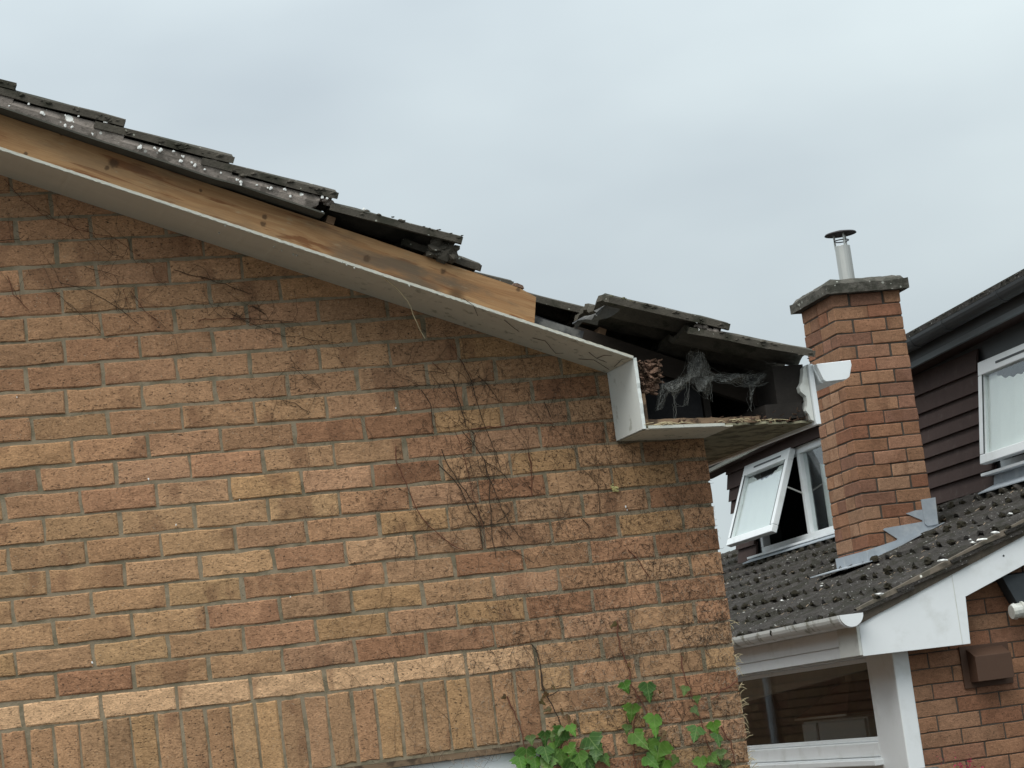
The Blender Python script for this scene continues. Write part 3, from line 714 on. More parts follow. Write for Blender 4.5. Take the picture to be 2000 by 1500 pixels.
# rotten rafter end
ro = MB(); R = random.Random(5)
for i in range(230):
    x = 2.482 + 0.075 * R.random(); z = 0.806 + 0.10 * R.random(); y = -OV + 0.002 + 0.04 * R.random()
    if x > 2.54 and z < 0.83: continue
    a = Vector((R.gauss(0, 0.8), -0.6 - R.random(), R.gauss(0, 0.55))).normalized(); L = 0.010 + 0.022 * R.random(); wd = 0.004 + 0.010 * R.random() ** 1.5
    b = a.cross(Vector((R.gauss(0, 1), 0.2, R.gauss(0, 1)))).normalized(); c = a.cross(b); p = Vector((x, y + 0.018, z))
    ro.prism([p + b * wd, p + c * wd * 0.6, p - b * wd * 0.8, p - c * wd * 0.5], [p + a * L + b * wd * 0.3, p + a * L * 0.9 + c * wd * 0.5, p + a * L * 0.75 - b * wd * 0.6, p + a * L * 0.8 - c * wd * 0.2])
ro.box(2.477, 2.552, -OV + 0.03, 0.0 - 0.035, 0.815, 0.895)
ro.build('rotten_rafter_end', 'rotten', house)
bt = MB(); prev = None
for i in range(25):
    x = 2.49 + (2.878 - 2.49) * i / 24; z0 = 0.700 - 0.02 * i / 24; h = 0.021 + 0.005 * mnoise.noise(Vector((x * 22, 4, 4)))
    y0 = -OV + 0.022 + 0.006 * mnoise.noise(Vector((x * 15, 7, 4)))
    R4 = [(x, y0, z0 + 0.001), (x, y0 + 0.004, z0 + h), (x, y0 + 0.05, z0 + h), (x, y0 + 0.05, z0 + 0.001)]
    if prev:
        for k in range(4): bt.quad(prev[k], R4[k], R4[(k + 1) % 4], prev[(k + 1) % 4])
    else: bt.quad(*R4)
    prev = R4
bt.quad(*prev)
bt.build('soffit_batten', 'oldbatten', house)
MB().box(2.90, 3.03, -OV + 0.02, 5.0, 0.685, 0.735).build('sole_timber', 'cavity_shade', house)
MB().box(2.95, 3.058, -OV + 0.03, 5.0, 0.736, 0.858).build('fascia_backing', 'cavity_shade', house)
MB().box(2.776, 2.80, -0.02, 5.0, 0.70, 0.93).build('wall_plate', 'cavity_shade', house)
# fascia with its broken inner board
fa = MB(); fa.box(3.060, 3.077, -OV - 0.004, 14.0, 0.655, 0.852); fascia = fa.build('fascia', 'upvc', house, bevel=0.002)
R = random.Random(8); poly = [(3.058, 0.668), (3.058, 0.850)]
for i in range(12):
    z = 0.842 - 0.168 * i / 11; poly.append((3.036 + 0.012 * math.sin(i * 1.1) * (1 - abs(i - 5) / 8) + (R.random() - 0.5) * 0.006 + (0.012 if i > 9 or i == 0 else 0), z))
MB().prism([(a, -OV + 0.006, b) for a, b in poly], [(a, -OV + 0.05, b) for a, b in poly]).build('broken_board', 'cream', fascia)
# gutter: moulded square-ogee plastic, stop end facing us
GP = [(1594, 711), (1661, 703.5), (1663, 713), (1659, 736), (1652.5, 741), (1613, 745.5), (1608.5, 742), (1596.5, 718)]
YG = -OV - 0.035
gp = [on_y(u, v, YG) for u, v in GP]; gp = [(p.x, p.z) for p in gp]
gx = sum(p[0] for p in gp) / len(gp); gz = sum(p[1] for p in gp) / len(gp)
gu = MB(); open_ = gp[1:] + gp[:1]
inner = [(gx + (a - gx) * 0.955, gz + (b - gz) * 0.955) for a, b in open_]; outer = [(gx + (a - gx) * 0.985, gz + (b - gz) * 0.985) for a, b in open_]
ringp = outer + inner[::-1]
gu.prism([(a, YG + 0.004, b) for a, b in ringp], [(a, 14.0, b - 0.01) for a, b in ringp])
gutter = gu.build('gutter', 'upvc', house)
ec = MB(); ec.prism([(a, YG - 0.002, b) for a, b in gp], [(a, YG + 0.0035, b) for a, b in gp])
rim = [(gx + (a - gx) * 1.05, gz + (b - gz) * 1.05) for a, b in gp]
ec.prism([(a, YG + 0.022, b) for a, b in rim], [(a, YG + 0.030, b) for a, b in rim])
ec.build('end_cap', 'upvc', gutter, bevel=0.0015)
bk = MB(); bk.box(3.078, 3.115, -0.12, -0.09, 0.752, 0.758).box(3.109, 3.115, -0.12, -0.09, 0.7585, 0.782).box(3.0775, 3.083, -0.12, -0.09, 0.7585, 0.84)
bk.build('bracket', 'cream', gutter)

dp = MB(); dp.tube([(XC + 0.055, 12.6, GROUND), (XC + 0.055, 12.6, 0.55), (3.12, 12.6, 0.78)], 0.034, 10); dp.build('downpipe', 'upvc', house)
dbr = MB(); R = random.Random(6)
for i in range(150):
    x = 2.50 + 0.54 * R.random() ** 0.6; p = Vector((x, -OV + 0.006 + 0.06 * R.random(), 0.700 - 0.045 * (x - 2.48) + 0.022 * R.random() ** 2 * (1.6 if x > 2.9 else 1)))
    a = Vector((R.gauss(0, 1), R.gauss(0, 0.6), R.gauss(0, 0.35))).normalized(); L = 0.008 + 0.020 * R.random(); wd = 0.0015 + 0.004 * R.random()
    b = a.cross(Vector((0.2, 0.3, 1))).normalized(); c = a.cross(b)
    dbr.prism([p + b * wd, p + c * wd, p - b * wd], [p + a * L + b * wd * 0.5, p + a * L + c * wd * 0.6, p + a * L - b * wd * 0.4])
dbr.build('debris', 'rotten', house, kind='stuff')
# straw and debris in the open box
db = MB(); R = random.Random(3)
for i in range(34):
    x = 2.50 + 0.10 * R.random() if i < 20 else 2.72 + 0.22 * R.random()
    p = Vector((x, -OV - 0.005 + 0.02 * R.random(), 0.702 - 0.045 * (x - 2.48) + 0.006 * R.random())); a = R.random() * PI
    L = 0.012 + 0.02 * R.random()
    db.tube([p, p + Vector((math.cos(a) * L, -0.006 * R.random(), 0.006 * (R.random() - 0.7))), p + Vector((math.cos(a) * L * 1.9, -0.008 * R.random(), -0.012 * R.random()))], 0.0009, 4)
tag(db.build('nest_straw', 'straw'), 'pale straw and splinters lying along the open front of the eaves box', 'straw', kind='stuff')

# ------------------------------------------------------------------ cobwebs in the eaves
cw = thing('cobweb', 'dusty grey cobweb hanging inside the open eaves under the last two verge tiles', 'cobweb', (2.75, -0.15, 0.70), base=(-2.75, 0.15, -0.70))
def zpx(x, y): return 1180 + x / 4.348, 660 + y / 4.348
paths = [[(770, 100), (720, 240), (620, 380), (500, 400)], [(800, 120), (830, 260), (890, 420), (888, 530)], [(760, 160), (710, 330), (700, 470), (706, 560)],
         [(640, 360), (590, 480), (600, 590), (617, 715)], [(900, 330), (1060, 350), (1230, 400), (1390, 350), (1470, 300)], [(1235, 400), (1238, 510), (1241, 620)],
         [(510, 390), (470, 500), (440, 610)], [(840, 280), (950, 330), (1100, 330), (1250, 300)], [(720, 250), (760, 350), (800, 400), (812, 450)], [(500, 410), (600, 430), (700, 350)]]
R = random.Random(21)
stn = MB(); nodes = []
for ip, P in enumerate(paths):
    for k in range(5):
        sp_ = 30 if ip in (0, 1, 4, 7, 9) else 7; o0, o1 = R.gauss(0, sp_), R.gauss(0, sp_ * 0.8); y0 = -0.13 + R.gauss(0, 0.03); pts = []
        for jj, (a, b) in enumerate(P):
            fall = 1.0 if jj < len(P) - 1 else 0.25
            u, v = zpx(a + o0 * fall + R.gauss(0, 14), b + o1 * fall + R.gauss(0, 12)); pts.append(on_y(u, v, y0))
        fine = []
        for q in range(len(pts) - 1):
            for t in (0, 0.25, 0.5, 0.75): fine.append(pts[q].lerp(pts[q + 1], t) + Vector((R.gauss(0, .002), 0, -0.008 * math.sin(t * PI) + R.gauss(0, .002))))
        fine.append(pts[-1]); stn.tube(fine, 0.00035, 3); nodes += fine
for k in range(900):                            # cross threads between neighbouring points
    a, b = R.choice(nodes), R.choice(nodes); d = (a - b).length
    if 0.008 < d < 0.05: stn.tube([a, a.lerp(b, 0.5) + Vector((R.gauss(0, .002), 0, -0.15 * d)), b], 0.00022, 3)
stn.build('strand', 'webstrand', cw, kind='stuff')
sh = MB()
for (A, B, C_, D_) in [((720, 110), (850, 120), (930, 330), (700, 330)), ((700, 320), (930, 330), (880, 500), (790, 430)), ((690, 310), (760, 330), (600, 520), (500, 400)), ((900, 300), (1180, 310), (1180, 400), (930, 360)), ((1170, 310), (1450, 290), (1380, 400), (1190, 410)), ((480, 400), (560, 420), (500, 600), (430, 620)), ((1225, 400), (1290, 410), (1255, 520), (1236, 520))]:
    N = 8; G_ = []
    for i in range(N + 1):
        row = []
        for j in range(N + 1):
            s, t = i / N, j / N
            a = ((A[0] * (1 - s) + B[0] * s) * (1 - t) + (D_[0] * (1 - s) + C_[0] * s) * t, (A[1] * (1 - s) + B[1] * s) * (1 - t) + (D_[1] * (1 - s) + C_[1] * s) * t)
            u, v = zpx(a[0] + R.gauss(0, 4), a[1] + R.gauss(0, 4)); row.append(on_y(u, v, -0.13 + 0.03 * math.sin(5 * s + 3 * t)))
        G_.append(row)
    for i in range(N):
        for j in range(N): sh.quad(G_[i][j], G_[i + 1][j], G_[i + 1][j + 1], G_[i][j + 1])
sh.build('sheet', 'web', cw, smooth=True)

# ------------------------------------------------------------------ creeper
def stems(lst, off, sc): return [[(off[0] + x / sc, off[1] + y / sc) for x, y in P] for P in lst]
A_ = stems([[(90, 640), (95, 760), (160, 910), (230, 1090), (330, 1230), (420, 1310), (500, 1370), (590, 1400)], [(420, 670), (480, 800), (530, 880), (600, 980), (660, 1060), (730, 1210)],
    [(400, 775), (500, 880), (560, 960), (610, 1080), (690, 1200), (720, 1390)], [(500, 150), (560, 340), (600, 500)], [(560, 0), (640, 170), (670, 280), (710, 430), (770, 570), (820, 690), (850, 800)],
    [(575, 530), (660, 630), (730, 740), (770, 880), (830, 1020), (880, 1140), (950, 1260), (1030, 1350)], [(730, 740), (880, 850), (940, 940)], [(740, 760), (770, 900), (780, 1100), (790, 1300), (820, 1460)],
    [(520, 540), (570, 650), (610, 800), (640, 920), (680, 1100), (730, 1250), (740, 1390)], [(690, 130), (780, 220), (840, 310)], [(270, 230), (340, 330), (355, 430), (365, 510)], [(640, 160), (655, 200), (650, 270)],
    [(1170, 320), (1220, 430)], [(860, 1240), (940, 1330)], [(830, 1380), (960, 1410), (1040, 1460), (1100, 1500)], [(1060, 690), (1080, 830), (1085, 1010)], [(1570, 940), (1580, 1140)], [(1440, 1170), (1510, 1240)],
    [(1790, 1400), (1870, 1490), (1950, 1610)], [(215, 90), (330, 95), (440, 110)], [(350, 30), (440, 100)], [(20, 225), (340, 200), (660, 180)], [(580, 670), (650, 640), (670, 560)], [(820, 1200), (880, 1160), (920, 1120)], [(640, 520), (900, 490), (1100, 470), (1240, 480)]], (750, 700), 3.75)
B_ = stems([[(30, 40), (170, 190), (310, 290), (440, 350), (560, 400), (700, 440), (830, 460), (960, 560), (1130, 680)], [(0, 480), (140, 480), (180, 450)], [(60, 740), (100, 880), (210, 995)], [(390, 850), (450, 900), (520, 960), (600, 1030), (680, 1100), (740, 1170)],
    [(450, 800), (560, 820), (680, 870), (850, 970), (1020, 1100)], [(900, 850), (940, 960)], [(960, 860), (1060, 1000), (1150, 1075)], [(1340, 910), (1440, 935), (1560, 950), (1680, 1000), (1780, 1060), (1870, 1110)], [(1460, 1065), (1600, 1060), (1840, 1055)],
    [(750, 530), (830, 590), (900, 610)], [(620, 680), (740, 710), (880, 750)], [(1270, 710), (1420, 740), (1540, 770), (1700, 830), (1830, 880)]], (0, 340), 3.75)
C2 = stems([[(0, 420), (120, 480), (270, 545), (390, 585), (540, 600), (640, 620), (770, 635)], [(160, 360), (260, 430)], [(0, 460), (160, 460), (270, 470), (460, 480)], [(450, 810), (540, 880), (660, 970)], [(380, 1060), (470, 1080), (570, 1140)], [(1610, 640), (1690, 770), (1780, 910)]], (450, 500), 3.75)
dead = thing('dry_creeper', 'leafless dark creeper stems clinging to the brick gable below the verge', 'dead creeper', (2.0, -0.01, 0.3), base=(-2.0, 0.01, -0.3))
def stem_pts(P, y=-0.004, jit=0.0015, R=rnd):
    pts = [on_y(u, v, y) for u, v in P]; outp = []
    for a, b in zip(pts, pts[1:]):
        k = max(2, int((b - a).length / 0.018))
        for i in range(k): outp.append(a.lerp(b, i / k) + Vector((R.gauss(0, jit), R.gauss(0, 0.0006) - 0.0005, R.gauss(0, jit))))
    outp.append(pts[-1]); return outp
allstem = []
for ps, r in ((A_, 0.0014), (B_, 0.0011), (C2, 0.0010)):
    for P in ps:
        pts = stem_pts(P); s_ = MB(); k = r * (0.7 + 0.6 * rnd.random()); s_.tube(pts, k * 0.9, 4, k * 0.7)
        s_.build('stem', 'stem' if rnd.random() < 0.8 else 'redstem', dead); allstem += pts
R = random.Random(78)
def inwall0(p): return p.x < XC - 0.005 and p.z < rk(p.x) - 0.005
br = MB()
for i in range(150):                             # thin side shoots leaving the main stems
    p = R.choice(allstem).copy(); a = R.choice((1, -1)) * R.uniform(0.3, 1.1) + PI / 2 * R.choice((1, 1, -1)); L = R.uniform(0.03, 0.16); pts = [p]
    for q in range(int(L / 0.012) + 2):
        a += R.gauss(0, 0.28); p = p + Vector((math.cos(a), 0, math.sin(a))) * 0.012; p.y = -0.003 - 0.001 * R.random()
        if not inwall0(p): break
        pts.append(p.copy())
    if len(pts) > 2: br.tube(pts, 0.0007, 3, 0.0004)
for i in range(430):
    p = Vector((1.35 + 1.42 * R.random() ** 0.6, -0.003, -0.25 + 1.25 * R.random())); a = R.choice((1, -1)) * R.uniform(0.9, 1.9); L = R.uniform(0.03, 0.15); pts = [p]
    if not inwall0(p): continue
    for q in range(int(L / 0.012) + 2):
        a += R.gauss(0, 0.22); p = p + Vector((math.cos(a), 0, math.sin(a))) * 0.012; p.y = -0.003 - 0.001 * R.random()
        if not inwall0(p): break
        pts.append(p.copy())
    if len(pts) > 2: br.tube(pts, 0.0006, 3, 0.00035)
br.build('side_shoots', 'stem', dead, kind='stuff')
tw = MB(); R = random.Random(77)
def twig(mb, p, a, L, r):
    pts = [p]; q = p.copy()
    for i in range(4):
        a += R.gauss(0, 0.55); q = q + Vector((math.cos(a), 0, math.sin(a))) * L / 4; q.y = -0.0025 - 0.001 * R.random(); pts.append(q.copy())
    mb.tube(pts, r, 3, r * 0.5)
def inwall(p): return p.x < XC - 0.005 and p.z < rk(p.x) - 0.005
for i in range(420):                             # rootlets left on either side of the stems
    p = R.choice(allstem) + Vector((R.gauss(0, 0.012), 0, R.gauss(0, 0.012))); p.y = -0.003
    if inwall(p): twig(tw, p, R.random() * 2 * PI, 0.008 + 0.018 * R.random(), 0.0006 + 0.0004 * R.random())
for i in range(9000):                            # old sucker marks, thickest to the right of the gable
    x = 0.9 + 1.87 * R.random() ** 0.45; z = 0.0 + R.random() * (rk(x) - 0.02)
    p = Vector((x, -0.003, z))
    if mnoise.noise(Vector((x * 4, z * 4, 3))) < -0.12 or not inwall(p): continue
    twig(tw, p, R.random() * 2 * PI, 0.005 + 0.013 * R.random(), 0.0004 + 0.0004 * R.random())
tw.build('rootlets', 'stem', dead, kind='stuff')
# a few dark runners on the painted soffit
for P in [[(1150, 688), (1165, 700), (1185, 708)], [(1165, 700), (1180, 694), (1195, 695)], [(1130, 701), (1160, 703), (1190, 722)], [(1200, 716), (1215, 702), (1228, 700)], [(905, 583), (925, 597), (933, 617)], [(985, 625), (1003, 640), (1014, 648)], [(1040, 660), (1065, 666), (1085, 690), (1100, 690)]]:
    s_ = MB(); s_.tube([on_rake(u, v, -0.009) for u, v in P], 0.001, 4, 0.0006); s_.build('runner', 'stem', dead)

plant = thing('climbing_ivy', 'young creeper with green pointed leaves growing up the wall beside the window head', 'climbing plant', (2.35, -0.02, -0.35), base=(-2.35, 0.02, 0.35))
V_ = stems([[(470, 360), (520, 500), (530, 640), (600, 760), (640, 880), (660, 1000), (640, 1160)], [(1010, 210), (1040, 380), (1090, 500), (1110, 620), (1150, 700), (1130, 850), (1120, 1000), (1140, 1180)], [(1800, 600), (1700, 660), (1630, 720)],
    [(1430, 410), (1450, 560), (1530, 740), (1560, 860), (1600, 1000), (1680, 1180)], [(300, 700), (350, 800), (400, 950), (430, 1100)], [(1150, 700), (1210, 800), (1270, 900), (1290, 1000), (1340, 1180)], [(1690, 900), (1760, 1000), (1790, 1150)], [(520, 520), (530, 620), (560, 700), (640, 660)]], (900, 1150), 3.333)
for P in V_:
    s_ = MB(); s_.tube(stem_pts(P, -0.006, 0.002), 0.0022, 5, 0.0015); s_.build('stem', 'redstem' if rnd.random() < 0.6 else 'stem', plant)
pl = MB(); R = random.Random(5)
for i in range(4200):                            # mat of pale fine rootlets, thick towards the corner
    u = 760 + 710 * math.sqrt(R.random()); v = 960 + 560 * R.random() ** 0.6
    p = on_y(u, v, -0.003)
    if p.x > XC + 0.002 or mnoise.noise(Vector((p.x * 6, p.z * 6, 9))) < -0.2: continue
    twig(pl, p, R.random() * 2 * PI, 0.006 + 0.018 * R.random(), 0.00045 + 0.0004 * R.random())
pl.build('rootlets', 'palestem', plant, kind='stuff')
dk = MB()
for i in range(1500):
    u = 960 + 510 * math.sqrt(R.random()); v = 1060 + 450 * R.random() ** 0.7
    p = on_y(u, v, -0.003)
    if p.x > XC + 0.001: continue
    twig(dk, p, R.random() * 2 * PI, 0.008 + 0.018 * R.random(), 0.0006 + 0.0005 * R.random())
dk.build('old_rootlets', 'stem', plant, kind='stuff')
ed = MB()
for i in range(60):                              # straggles over the wall corner
    z = -0.42 + 0.5 * R.random() ** 2; p = Vector((XC - 0.004, 0.002, z)); a = R.gauss(0, 0.9)
    L = 0.012 + 0.025 * R.random(); q = p + Vector((math.cos(a) * L * 0.8, -0.008 - 0.02 * R.random(), math.sin(a) * L))
    ed.tube([p, p.lerp(q, 0.5) + Vector((0, -0.004, 0.004)), q], 0.0011, 4, 0.0006)
ed.build('straggling_tendrils', 'straw', plant, kind='stuff')
half_outline = [(0.0, 0.05), (0.14, 0.17), (0.32, 0.17), (0.46, 0.07), (0.66, -0.10), (0.53, -0.19), (0.56, -0.30), (0.40, -0.35), (0.31, -0.42), (0.34, -0.55), (0.23, -0.64), (0.18, -0.80), (0.07, -0.88), (0.0, -1.08)]
def leaf_mesh(seed):
    R = random.Random(seed); mb = MB(); O = half_outline
    pts = [(x * (0.92 + 0.16 * R.random()), y) for x, y in O] + [(-x * (0.92 + 0.16 * R.random()), y) for x, y in O[-2:0:-1]]
    c = (R.random() - 0.5) * 0.5
    def lift(x, y): return -0.10 * abs(x) ** 1.3 * 1.6 + 0.16 * (y + 0.4) ** 2 * c - 0.05 + 0.02 * math.sin(9 * x + 7 * y)
    rib = [(0, 0.06), (0, -0.15), (0, -0.38), (0, -0.6), (0, -0.8)]
    vs_ = [(x, lift(x, y) * -1 - 0.09, y) for x, y in pts] + [(x, 0.0 - 0.09 - lift(0, y) * 1.0, y) for x, y in rib[1:]]
    n = len(pts); r = {0: 0}
    ridx = [0, n, n + 1, n + 2, n + 3, len(O) - 1]
    ry = [0.06, -0.15, -0.38, -0.6, -0.8, -1.0]
    def near(y): return min(range(6), key=lambda k: abs(ry[k] - (y - 0.08)))
    mb.v = vs_
    for side in (0, 1):
        seq = list(range(0, len(O))) if side == 0 else [0] + list(range(n - 1, len(O) - 2, -1))
        for a, b in zip(seq, seq[1:]):
            ka, kb = near(pts[a][1]), near(pts[b][1])
            t = [a, b, ridx[kb]]
            if len(set(t)) == 3: mb.f.append(tuple(t))
            if ka != kb:
                t = [a, ridx[kb], ridx[ka]]
                if len(set(t)) == 3: mb.f.append(tuple(t))
    me = mb.mesh('leaf', 'leaf'); return me
leafm = [leaf_mesh(600 + i) for i in range(8)]
for me in leafm:
    for p in me.polygons: p.use_smooth = True
GREEN = [(0.11, 0.25, 0.028), (0.08, 0.20, 0.025), (0.14, 0.29, 0.04), (0.055, 0.14, 0.02), (0.12, 0.25, 0.035)]
LV = [(1062, 645, 80), (1212, 672, 120), (1115, 805, 112), (1255, 890, 140), (1130, 1000, 132), (1295, 1075, 165), (1535, 950, 108), (1645, 910, 92), (1668, 992, 95), (1560, 1150, 110), (665, 975, 130), (838, 1032, 145), (545, 975, 95), (712, 925, 80), (452, 985, 62), (545, 1085, 112), (425, 1105, 135), (650, 1125, 105), (765, 1125, 125), (1085, 915, 62), (1402, 1125, 70), (1462, 665, 62), (1515, 800, 66), (1535, 722, 50), (930, 1120, 80), (600, 1040, 80), (700, 1060, 90), (1690, 1080, 70), (1630, 1120, 80), (480, 1150, 110), (380, 1150, 110), (560, 1160, 120), (620, 1090, 90), (720, 1160, 120), (820, 1150, 110), (880, 1090, 80), (590, 960, 70), (640, 930, 60), (1250, 1010, 80), (1210, 1140, 110), (1330, 1160, 100), (1720, 1150, 70)]
for (x, y, d) in LV:
    u, v = 900 + x / 3.333, 1150 + y / 3.333; sz = d / 3.333 / 655 * 1.02
    p = on_y(u, v - d / 3.333 * 0.4, -0.016 - 0.02 * rnd.random())
    c = Vector(rnd.choice(GREEN)) * (0.55 + 0.6 * rnd.random())
    if d < 75: c = c.lerp(Vector((0.12, 0.13, 0.06)), 0.5)
    o = put('leaf', rnd.choice(leafm), plant, p, rot=(math.radians(rnd.uniform(-28, 12)), math.radians(rnd.uniform(-35, 35)), math.radians(rnd.uniform(-28, 28))), color=tuple(c), scale=(sz, sz, sz))
for (x, y, d) in [(290, 710, 60), (560, 690, 60), (600, 640, 55), (1290, 680, 50), (1380, 1000, 80), (1010, 235, 60), (1035, 255, 45), (700, 840, 90), (740, 870, 70), (1090, 500, 60), (520, 740, 60), (580, 790, 60), (960, 1080, 50), (1440, 430, 40), (1330, 940, 60), (660, 800, 70), (620, 900, 60)]:
    u, v = 900 + x / 3.333, 1150 + y / 3.333; sz = d / 3.333 / 655 * 0.9
    p = on_y(u, v - 3, -0.012)
    o = put('leaf', rnd.choice(leafm), plant, p, rot=(math.radians(rnd.uniform(-50, 30)), math.radians(rnd.uniform(-80, 80)), math.radians(rnd.uniform(-50, 50))), color=(0.10 + 0.05 * rnd.random(), 0.055 + 0.04 * rnd.random(), 0.03), scale=(sz * 0.6, sz, sz))

hp = [(748, 542), (758, 550), (773, 562), (785, 575), (797, 590), (803, 602), (807, 615), (815, 632), (820, 644), (830, 661)]
ht = MB(); ht.tube([on_y(u, v, -OV - 0.002 + 0.010 * i) for i, (u, v) in enumerate(hp)], 0.0014, 4, 0.0011)
tag(ht.build('hanging_tendril', 'straw'), 'thin pale tendril dangling from the soffit edge over the bricks', 'tendril')

# ------------------------------------------------------------------ neighbouring house (own frame, turned 3.9 degrees)
DL = 0.06741
NB = thing('neighbouring_house', 'red brick house behind with chimney, mossy low roof, brown tile-hung dormer and white windows', 'house', (5.65, 4.54, GROUND), -DL, base=(0, 0, -GROUND))
SL, KZ = 0.356, 0.48
rz = lambda x: KZ + SL * x                       # top of the low roof
YVN, YF, XW = -1.62, -1.49, -0.600
RX0, RX1, RY1 = -0.905, 1.75, 9.0

# ground-floor walls: front wall faces us, side wall carries the window
wn = MB(); wn.prism([(XW + 0.012, YF + 0.005, GROUND), (1.74, YF + 0.005, GROUND), (1.74, YF + 0.005, rz(1.74) - 0.13), (XW + 0.012, YF + 0.005, rz(XW) - 0.13)], [(XW + 0.012, YF + 0.22, GROUND), (1.74, YF + 0.22, GROUND), (1.74, YF + 0.22, rz(1.74) - 0.13), (XW + 0.012, YF + 0.22, rz(XW) - 0.13)])
wn.box(XW + 0.1, XW + 0.25, YF + 0.23, YF + 0.32, GROUND, 0.02)
wn.box(XW + 0.01, XW + 0.22, 2.2, 8.8, GROUND, 0.02)
wn.box(XW + 0.01, XW + 0.22, YF + 0.3, 2.19, GROUND, -0.56)
nwall = wn.build('wall', 'mortar_red', NB)
nvar = [brick_face_mesh('brick', 0.2145, 0.0700, 0.055, 'brick_red', 700 + i, 0.7) for i in range(8)]
nfar = MB()
def red(): return tuple(Vector(rnd.choice(RED)) * (0.85 + 0.3 * rnd.random()))
for c in range(-25, 13):
    z = -0.144 + 0.0753 * (c + 0.5); off = (0.06 if c % 2 else 0.17)
    x = XW + 0.008; first = True
    while x < 1.6:
        x1 = XW + off + 0.225 * math.ceil((x - XW - off + 0.03) / 0.225)
        if z > rz(x) - 0.17: x = x1; continue
        if x < 0.45 and -0.72 < z < 0.25:
            L = x1 - x - 0.007
            put('brick', rnd.choice(nvar), nwall, ((x + x1) / 2, YF + (rnd.random() - 0.5) * 0.003, z), rot=(0, PI if rnd.random() < 0.5 else 0, 0), color=tuple(Vector(red()).lerp(Vector((0.27, 0.14, 0.08)), 0.4)), scale=(L / 0.2145, 1, 1))
        else: nfar.box(x + 0.005, x1 - 0.005, YF, YF + 0.03, z - 0.0325, z + 0.0325)
        x = x1
for c in range(-28, 2):
    z = -0.144 + 0.0753 * (c + 0.5); y = YF + (0.25 if c % 2 else 0.36)
    while y < 8.6:
        if z < -0.60 or y > 2.22: nfar.box(XW + 0.004, XW + 0.03, y + 0.004, y + 0.221, z - 0.034, z + 0.034)
        y += 0.225
nfar.build('brickwork', 'brick_red_far', nwall, kind='stuff')
# hooded vent
vt = MB(); vt.box(-0.268, -0.010, YF - 0.012, YF - 0.001, -0.262, -0.06)
vent = vt.build('wall_vent', 'vent', NB, bevel=0.002)
hd = MB(); hd.prism([(-0.235, YF - 0.013, -0.075), (-0.235, YF - 0.10, -0.115), (-0.235, YF - 0.10, -0.235), (-0.235, YF - 0.013, -0.235)], [(-0.045, YF - 0.013, -0.075), (-0.045, YF - 0.10, -0.115), (-0.045, YF - 0.10, -0.235), (-0.045, YF - 0.013, -0.235)])
hd.build('hood', 'vent', vent, bevel=0.002)

# low roof
lr = MB()
lr.prism([(-0.785, YVN + 0.02, rz(-0.785) - 0.10), (-0.785, YVN + 0.02, rz(-0.785) - 0.055), (RX1, YVN + 0.02, rz(RX1) - 0.055), (RX1, YVN + 0.02, rz(RX1) - 0.10)],
         [(-0.785, RY1, rz(-0.785) - 0.10), (-0.785, RY1, rz(-0.785) - 0.055), (RX1, RY1, rz(RX1) - 0.055), (RX1, RY1, rz(RX1) - 0.10)])
lr.prism([(RX1, YVN + 0.02, rz(RX1) - 0.10), (RX1, YVN + 0.02, rz(RX1) - 0.02), (RX1 + 4, YVN + 0.02, rz(RX1) - 1.5), (RX1 + 4, YVN + 0.02, rz(RX1) - 1.58)], [(RX1, RY1, rz(RX1) - 0.10), (RX1, RY1, rz(RX1) - 0.02), (RX1 + 4, RY1, rz(RX1) - 1.5), (RX1 + 4, RY1, rz(RX1) - 1.58)])
nroof = lr.build('low_roof', 'felt', NB)
AS = math.atan(SL); UU = Vector((math.cos(AS), 0, math.sin(AS))); UN = Vector((-math.sin(AS), 0, math.cos(AS)))
def ntile_mesh(seed, W=0.33, L=0.40):
    R = random.Random(seed); mb = MB(); P = W / 2; ys = []
    prof = [(0.0, 0.0), (0.045, 0.0), (0.060, 0.022), (0.085, 0.036), (0.110, 0.024), (0.128, 0.0)]
    for k in range(2): ys += [(k * P + a, b) for a, b in prof]
    ys.append((W - 0.001, 0.0))
    rows = []
    for t in (0, 0.5, 1.0):
        u = L * t; rows.append([(u + (R.random() - 0.5) * 0.014 * (t != 0.5), y + (R.random() - 0.5) * 0.004, b - 0.075 * u + (R.random() - 0.5) * 0.008) for y, b in ys])
    V = lambda q, d=0: tuple(UU * q[0] + Vector((0, q[1], 0)) + UN * (q[2] - d))
    for r in range(2):
        for j in range(len(ys) - 1): mb.quad(V(rows[r][j]), V(rows[r + 1][j]), V(rows[r + 1][j + 1]), V(rows[r][j + 1]))
    for j in range(len(ys) - 1): mb.quad(V(rows[0][j]), V(rows[0][j + 1]), V(rows[0][j + 1], 0.016), V(rows[0][j], 0.016))
    mb.quad(V(rows[0][0]), V(rows[0][0], 0.016), V(rows[2][0], 0.016), V(rows[2][0]))
    me = mb.mesh('roof_tile', 'ntile'); bm = bmesh.new(); bm.from_mesh(me); bmesh.ops.remove_doubles(bm, verts=bm.verts, dist=0.0004); bm.to_mesh(me); bm.free(); return me
ntiles = [ntile_mesh(800 + i) for i in range(6)]
moss = MB(); R = random.Random(31); ntc = 0; rest = MB()
CX0, CX1, CY0, CY1 = -0.0, 0.413, 0.0, 0.465
XD = 1.03                                        # dormer wall face
ncol = 0; y = YVN - 0.03
